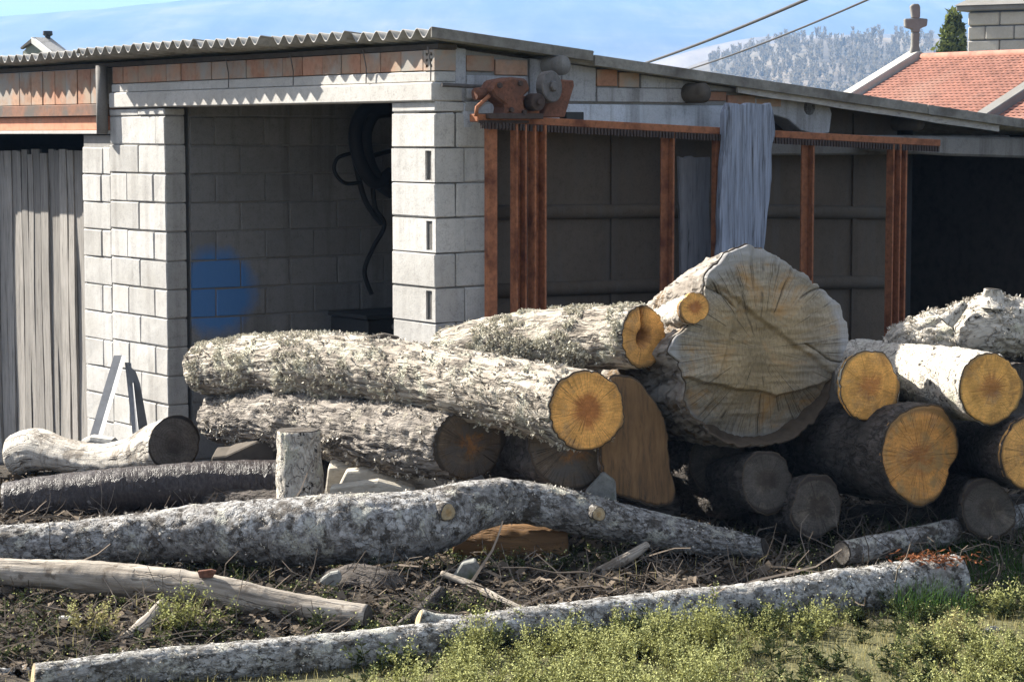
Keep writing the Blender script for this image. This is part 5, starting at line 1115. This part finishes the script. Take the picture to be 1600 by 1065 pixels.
chunk('brown_board', 'pale brown board end under the bare grey pole', 'board', [(262, 948), (285, 940), (310, 946), (312, 985), (264, 985)], 10.3, 0.03, 'brown_wood')
# ------------------------------------------------------------------ litter, twigs, weeds, grass
def scatter(n, x0, x1, y0, y1, ok, seed):
    r = np.random.default_rng(seed); x = r.uniform(x0, x1, n); y = r.uniform(y0, y1, n); k = ok(x, y, r); x, y = x[k], y[k]
    return x, y, ground_z(x, y), r
def behind(x, y): return y > log_line(x) + 0.06
r = np.random.default_rng(51)
x, y, z, r = scatter(190000, -6.0, 5.5, 8.6, 15.2, lambda x, y, r: behind(x, y) & (r.random(len(x)) < 0.62 * smooth(-6.0, -3.2, x) * (1 - smooth(3.6, 5.4, x)) * (1 - smooth(14.0, 15.2, y))), 51); m = len(x)
c = np.stack([x, y, z + 0.006 + 0.02 * r.random(m)], -1); a = r.random(m) * 2 * math.pi; L_ = 0.006 + 0.030 * r.random(m) ** 3; Wd_ = L_ * r.uniform(0.2, 0.6, m)
e1 = np.stack([np.cos(a), np.sin(a), r.normal(0, 0.4, m)], -1); e2 = np.stack([-np.sin(a), np.cos(a), r.normal(0, 0.5, m)], -1)
V = np.stack([c - e1 * L_[:, None] - e2 * Wd_[:, None], c + e1 * L_[:, None] - e2 * Wd_[:, None], c + e1 * L_[:, None] + e2 * Wd_[:, None], c - e1 * L_[:, None] * .8 + e2 * Wd_[:, None]], 1).reshape(-1, 3)
o = link('bark_litter', mesh_np(V, np.arange(m * 4).reshape(-1, 4)), MAT['debris']); tag(o, kind='stuff')
def twigs(n, x0, x1, y0, y1, ok, seed, L0, L1, rad, up, mat, name, bend=0.35, seg=3):
    x, y, z, r = scatter(n, x0, x1, y0, y1, ok, seed); m = len(x); c = np.stack([x, y, z + 0.004], -1); a = r.random(m) * 2 * math.pi
    d = np.stack([np.cos(a), np.sin(a), np.abs(r.normal(0, up, m))], -1); d /= np.linalg.norm(d, axis=1)[:, None]; L_ = r.uniform(L0, L1, m)[:, None] / seg
    P = [c]; 
    for k in range(seg): d = d + r.normal(0, bend, (m, 3)); d /= np.linalg.norm(d, axis=1)[:, None]; P.append(P[-1] + d * L_)
    rr = rad * r.uniform(0.5, 1.3, m)[:, None]; Vs = []
    for k in range(seg + 1):
        q = 1 - 0.6 * k / seg; ax = np.array([1.0, 0.3, 0]); Vs += [P[k] + rr * q * np.array([1, 0, 0]), P[k] + rr * q * np.array([-.5, .5, .7]), P[k] + rr * q * np.array([-.5, -.5, -.7])]
    V = np.stack(Vs, 1).reshape(-1, 3); nb = 3 * (seg + 1); F = []
    base = np.arange(m)[:, None] * nb
    for k in range(seg):
        for j in range(3): F.append(base + np.array([[k * 3 + j, k * 3 + (j + 1) % 3, k * 3 + 3 + (j + 1) % 3, k * 3 + 3 + j]]))
    o = link(name, mesh_np(V, np.concatenate(F)), MAT[mat]); tag(o, kind='stuff')
twigs(5200, -3.2, 3.6, 8.9, 13.2, lambda x, y, r: behind(x, y), 52, 0.06, 0.30, 0.0035, 0.35, 'twig', 'dead_twigs')
twigs(190, -3.0, 3.2, 9.2, 12.0, lambda x, y, r: behind(x, y), 55, 0.25, 0.95, 0.0085, 0.10, 'twig', 'fallen_branches', 0.16, 5)
twigs(900, 1.5, 3.4, 10.8, 12.4, lambda x, y, r: (y > 10.8) & (r.random(len(x)) < 0.35 + 0.65 * smooth(2.0, 2.6, x)), 53, 0.14, 0.50, 0.004, 0.55, 'twig', 'dead_brush', 0.38, 6)
# dry reddish needles and leaves caught on the pole's far end
r = np.random.default_rng(54); m = 200; c0 = at(1458, 872, 10.66); c = c0 + r.normal(size=(m, 3)) * [0.10, 0.05, 0.018]; e1 = r.normal(size=(m, 3)) * [1, 1, .4]; e1 /= np.linalg.norm(e1, axis=1)[:, None]; e2 = np.cross(e1, r.normal(size=(m, 3))); e2 /= np.linalg.norm(e2, axis=1)[:, None]
V = np.stack([c - e1 * .022, c + e2 * .005, c + e1 * .022, c - e2 * .005], 1).reshape(-1, 3); o = link('dry_leaves', mesh_np(V, np.arange(m * 4).reshape(-1, 4)), MAT['dry_leaf']); tag(o, kind='stuff')

def weed_proto(seed, h, n_leaf, n_fl, spread, fl_size, leaf_size):
    """upright herb: stems, small leaves, heads of tiny pale flowers"""
    r = np.random.default_rng(seed); V = []; F = []; M = []; n = 0
    def quad(c, e1, e2, mi):
        nonlocal n
        V.extend([c - e1, c + e2, c + e1, c - e2]); F.append((n, n + 1, n + 2, n + 3)); M.append(mi); n += 4
    for st in range(r.integers(2, 5)):
        a = r.random() * 6.28; hh = h * r.uniform(0.6, 1.1); b = np.array([math.cos(a), math.sin(a), 0]) * spread * r.random(); tip = b * 2.2 + np.array([r.normal(0, .02), r.normal(0, .02), hh]); bs = b * .3
        w_ = np.array([0.0018, 0, 0]); w2 = np.array([0, .0018, 0])
        for ww in (w_, w2):
            V.extend([bs - ww, bs + ww, tip + ww * .5, tip - ww * .5]); F.append((n, n + 1, n + 2, n + 3)); M.append(0); n += 4
        for k in range(n_leaf):
            u = r.random() ** 0.8; p = bs + (tip - bs) * u; a2 = r.random() * 6.28; d = np.array([math.cos(a2), math.sin(a2), r.uniform(-.1, .8)]); L_ = leaf_size * (1.2 - 0.7 * u) * r.uniform(.6, 1.2); e1 = d * L_; e2 = np.cross(d, [0, 0, 1.0]) * L_ * 0.32; quad(p + e1, e1, e2 + np.array([0, 0, L_ * .15]), 0)
        for k in range(n_fl):
            p = tip + r.normal(size=3) * [.011, .011, .016] - np.array([0, 0, 0.03 * r.random()]); e1 = r.normal(size=3); e1 *= fl_size / np.linalg.norm(e1); e2 = np.cross(e1, r.normal(size=3)); e2 *= fl_size * .8 / np.linalg.norm(e2); quad(p, e1, e2, 1)
    return np.array(V), np.array(F), np.array(M)
def plant_field(name, protos, x, y, z, r, mats, smin=0.6, smax=1.25):
    Vs = []; Fs = []; Ms = []; n = 0
    for i in range(len(x)):
        V, F, M = protos[r.integers(len(protos))]; a = r.random() * 6.28; s_ = r.uniform(smin, smax); R_ = np.array([[math.cos(a), -math.sin(a), 0], [math.sin(a), math.cos(a), 0], [r.normal(0, .1), r.normal(0, .1), 1]])
        Vs.append((V * s_) @ R_.T + [x[i], y[i], z[i] - 0.004]); Fs.append(F + n); Ms.append(M); n += len(V)
    o = link(name, mesh_np(np.concatenate(Vs), np.concatenate(Fs), None, np.concatenate(Ms)), mats); return o
wp_ = [weed_proto(s_, 0.13, 16, 16, 0.05, 0.0042, 0.016) for s_ in range(6)]
def front_ok(x, y, r):
    P = np.stack([x, y, x * 0], -1); d = fbm(P * 1.6, 3, 61); den = smooth(-1.0, 0.2, x) * (0.45 + 1.2 * (d + 0.15))
    return (y < log_line(x) - 0.24 - 0.25 * r.random(len(x))) & (d > -0.08) & (r.random(len(x)) < np.clip(den, 0.0, 1)) & (y < 10.6) & (x > -1.0) & (r.random(len(x)) < 0.62)
x, y, z, r = scatter(3300, -2.4, 3.2, 8.2, 10.4, front_ok, 62)
o = plant_field('flowering_weeds', wp_, x, y, z, r, [MAT['weed'], MAT['weed_flower']]); tag(o, kind='stuff')
hp_ = [weed_proto(20 + s_, 0.10, 26, 3, 0.06, 0.004, 0.022) for s_ in range(5)]
x, y, z, r = scatter(1500, -2.6, 3.3, 8.4, 11.5, lambda x, y, r: (np.abs(y - log_line(x) + 0.36) < 0.18) & (x > -.6) | ((x > 1.0) & (y < log_line(x) - .1) & (r.random(len(x)) < .35)), 63)
o = plant_field('low_herbs', hp_, x, y, z, r, [MAT['weed_dark'], MAT['weed_flower']]); tag(o, kind='stuff')
sp_ = [weed_proto(40 + s_, 0.08, 8, 1, 0.05, 0.005, 0.018) for s_ in range(5)]
x, y, z, r = scatter(1300, -2.8, 2.6, 9.3, 12.0, lambda x, y, r: behind(x, y) & (fbm(np.stack([x, y, x * 0], -1) * 1.8, 3, 66) > -0.05), 64)
o = plant_field('sparse_herbs', sp_, x, y, z, r, [MAT['weed_dark'], MAT['weed_flower']]); tag(o, kind='stuff')
def grass(n, x0, x1, y0, y1, ok, seed, h0, h1, w_, mat, name, lean=0.5):
    x, y, z, r = scatter(n, x0, x1, y0, y1, ok, seed); m = len(x); a = r.random(m) * 6.28; h = r.uniform(h0, h1, m)[:, None]; d = np.stack([np.cos(a), np.sin(a), a * 0], -1); ln = (np.abs(r.normal(0, lean, m)))[:, None]
    b = np.stack([x, y, z - .004], -1); s_ = np.stack([-np.sin(a), np.cos(a), a * 0], -1) * w_; upv = np.array([0, 0, 1.0])
    p1 = b + upv * h * .55 + d * h * ln * .25; p2 = b + upv * h * (1 - 0.25 * np.minimum(ln, 1)) + d * h * ln
    V = np.stack([b - s_, b + s_, p1 + s_ * .8, p1 - s_ * .8, p2], 1).reshape(-1, 3); base = np.arange(m)[:, None] * 5
    o = link(name, mesh_np(V, base + np.array([[0, 1, 2, 3]]), base + np.array([[3, 2, 4]])), MAT[mat]); tag(o, kind='stuff'); return o
grass(52000, -2.6, 3.4, 8.0, 11.3, lambda x, y, r: (y < log_line(x) - 0.02 + 0.1 * r.random(len(x))) & (r.random(len(x)) < np.clip(0.35 + 0.9 * smooth(-1.2, 0.4, x) * (fbm(np.stack([x, y, x * 0], -1) * 2.3, 3, 67) + 0.5), 0.1, 1)), 65, 0.015, 0.055, 0.0016, 'grass', 'short_grass')
grass(5200, 1.75, 3.4, 10.1, 11.9, lambda x, y, r: (y < log_line(x) + 1.0) & (x > 1.9 + (y < log_line(x)) * -.3) & (fbm(np.stack([x, y, x * 0], -1) * 2.5, 2, 69) > -0.1), 66, 0.07, 0.20, 0.0022, 'grass_dark', 'tall_grass', 0.6)
grass(2600, -2.9, 2.2, 9.2, 12.2, lambda x, y, r: behind(x, y) & (fbm(np.stack([x, y, x * 0], -1) * 2.6, 3, 70) > 0.12), 68, 0.03, 0.12, 0.0016, 'grass', 'dry_grass', 0.7)
def tuft(label, px, py, Y, n, h, seed, mats, cat='plant', hs=1.0):
    c = at(px, py, Y); zg = float(ground_z(c[0], c[1])); r_ = np.random.default_rng(seed); x = c[0] + r_.normal(0, .05, n); y = c[1] + r_.normal(0, .05, n)
    pr = [weed_proto(seed + k, h, 14, 7, 0.05, 0.005, 0.018) for k in range(3)]; o = plant_field('weed_clump', pr, x, y, ground_z(x, y), r_, mats, 0.7, 1.1); me = o.data; me.transform(Matrix.Translation((-c[0], -c[1], -zg))); o.location = (c[0], c[1], zg); tag(o, label, cat)
tuft('bright green clump of weeds below the middle of the bare grey pole', 283, 990, 9.85, 16, 0.15, 80, [MAT['weed'], MAT['weed_flower']])
tuft('yellowed dry tuft in the gap at the lower left', 150, 985, 9.8, 7, 0.16, 83, [MAT['grass'], MAT['weed_flower']])
tuft('tall pale weed clump in front of the straight pole near its middle', 1110, 1000, 9.5, 16, 0.22, 86, [MAT['weed'], MAT['weed_flower']])
tuft('tall weed beside the branch stub of the straight pole', 740, 1020, 9.35, 12, 0.22, 89, [MAT['weed'], MAT['weed_flower']])
tuft('bright yellow grass tuft at the lower right', 1500, 1000, 9.75, 14, 0.13, 92, [MAT['grass'], MAT['weed_flower']])
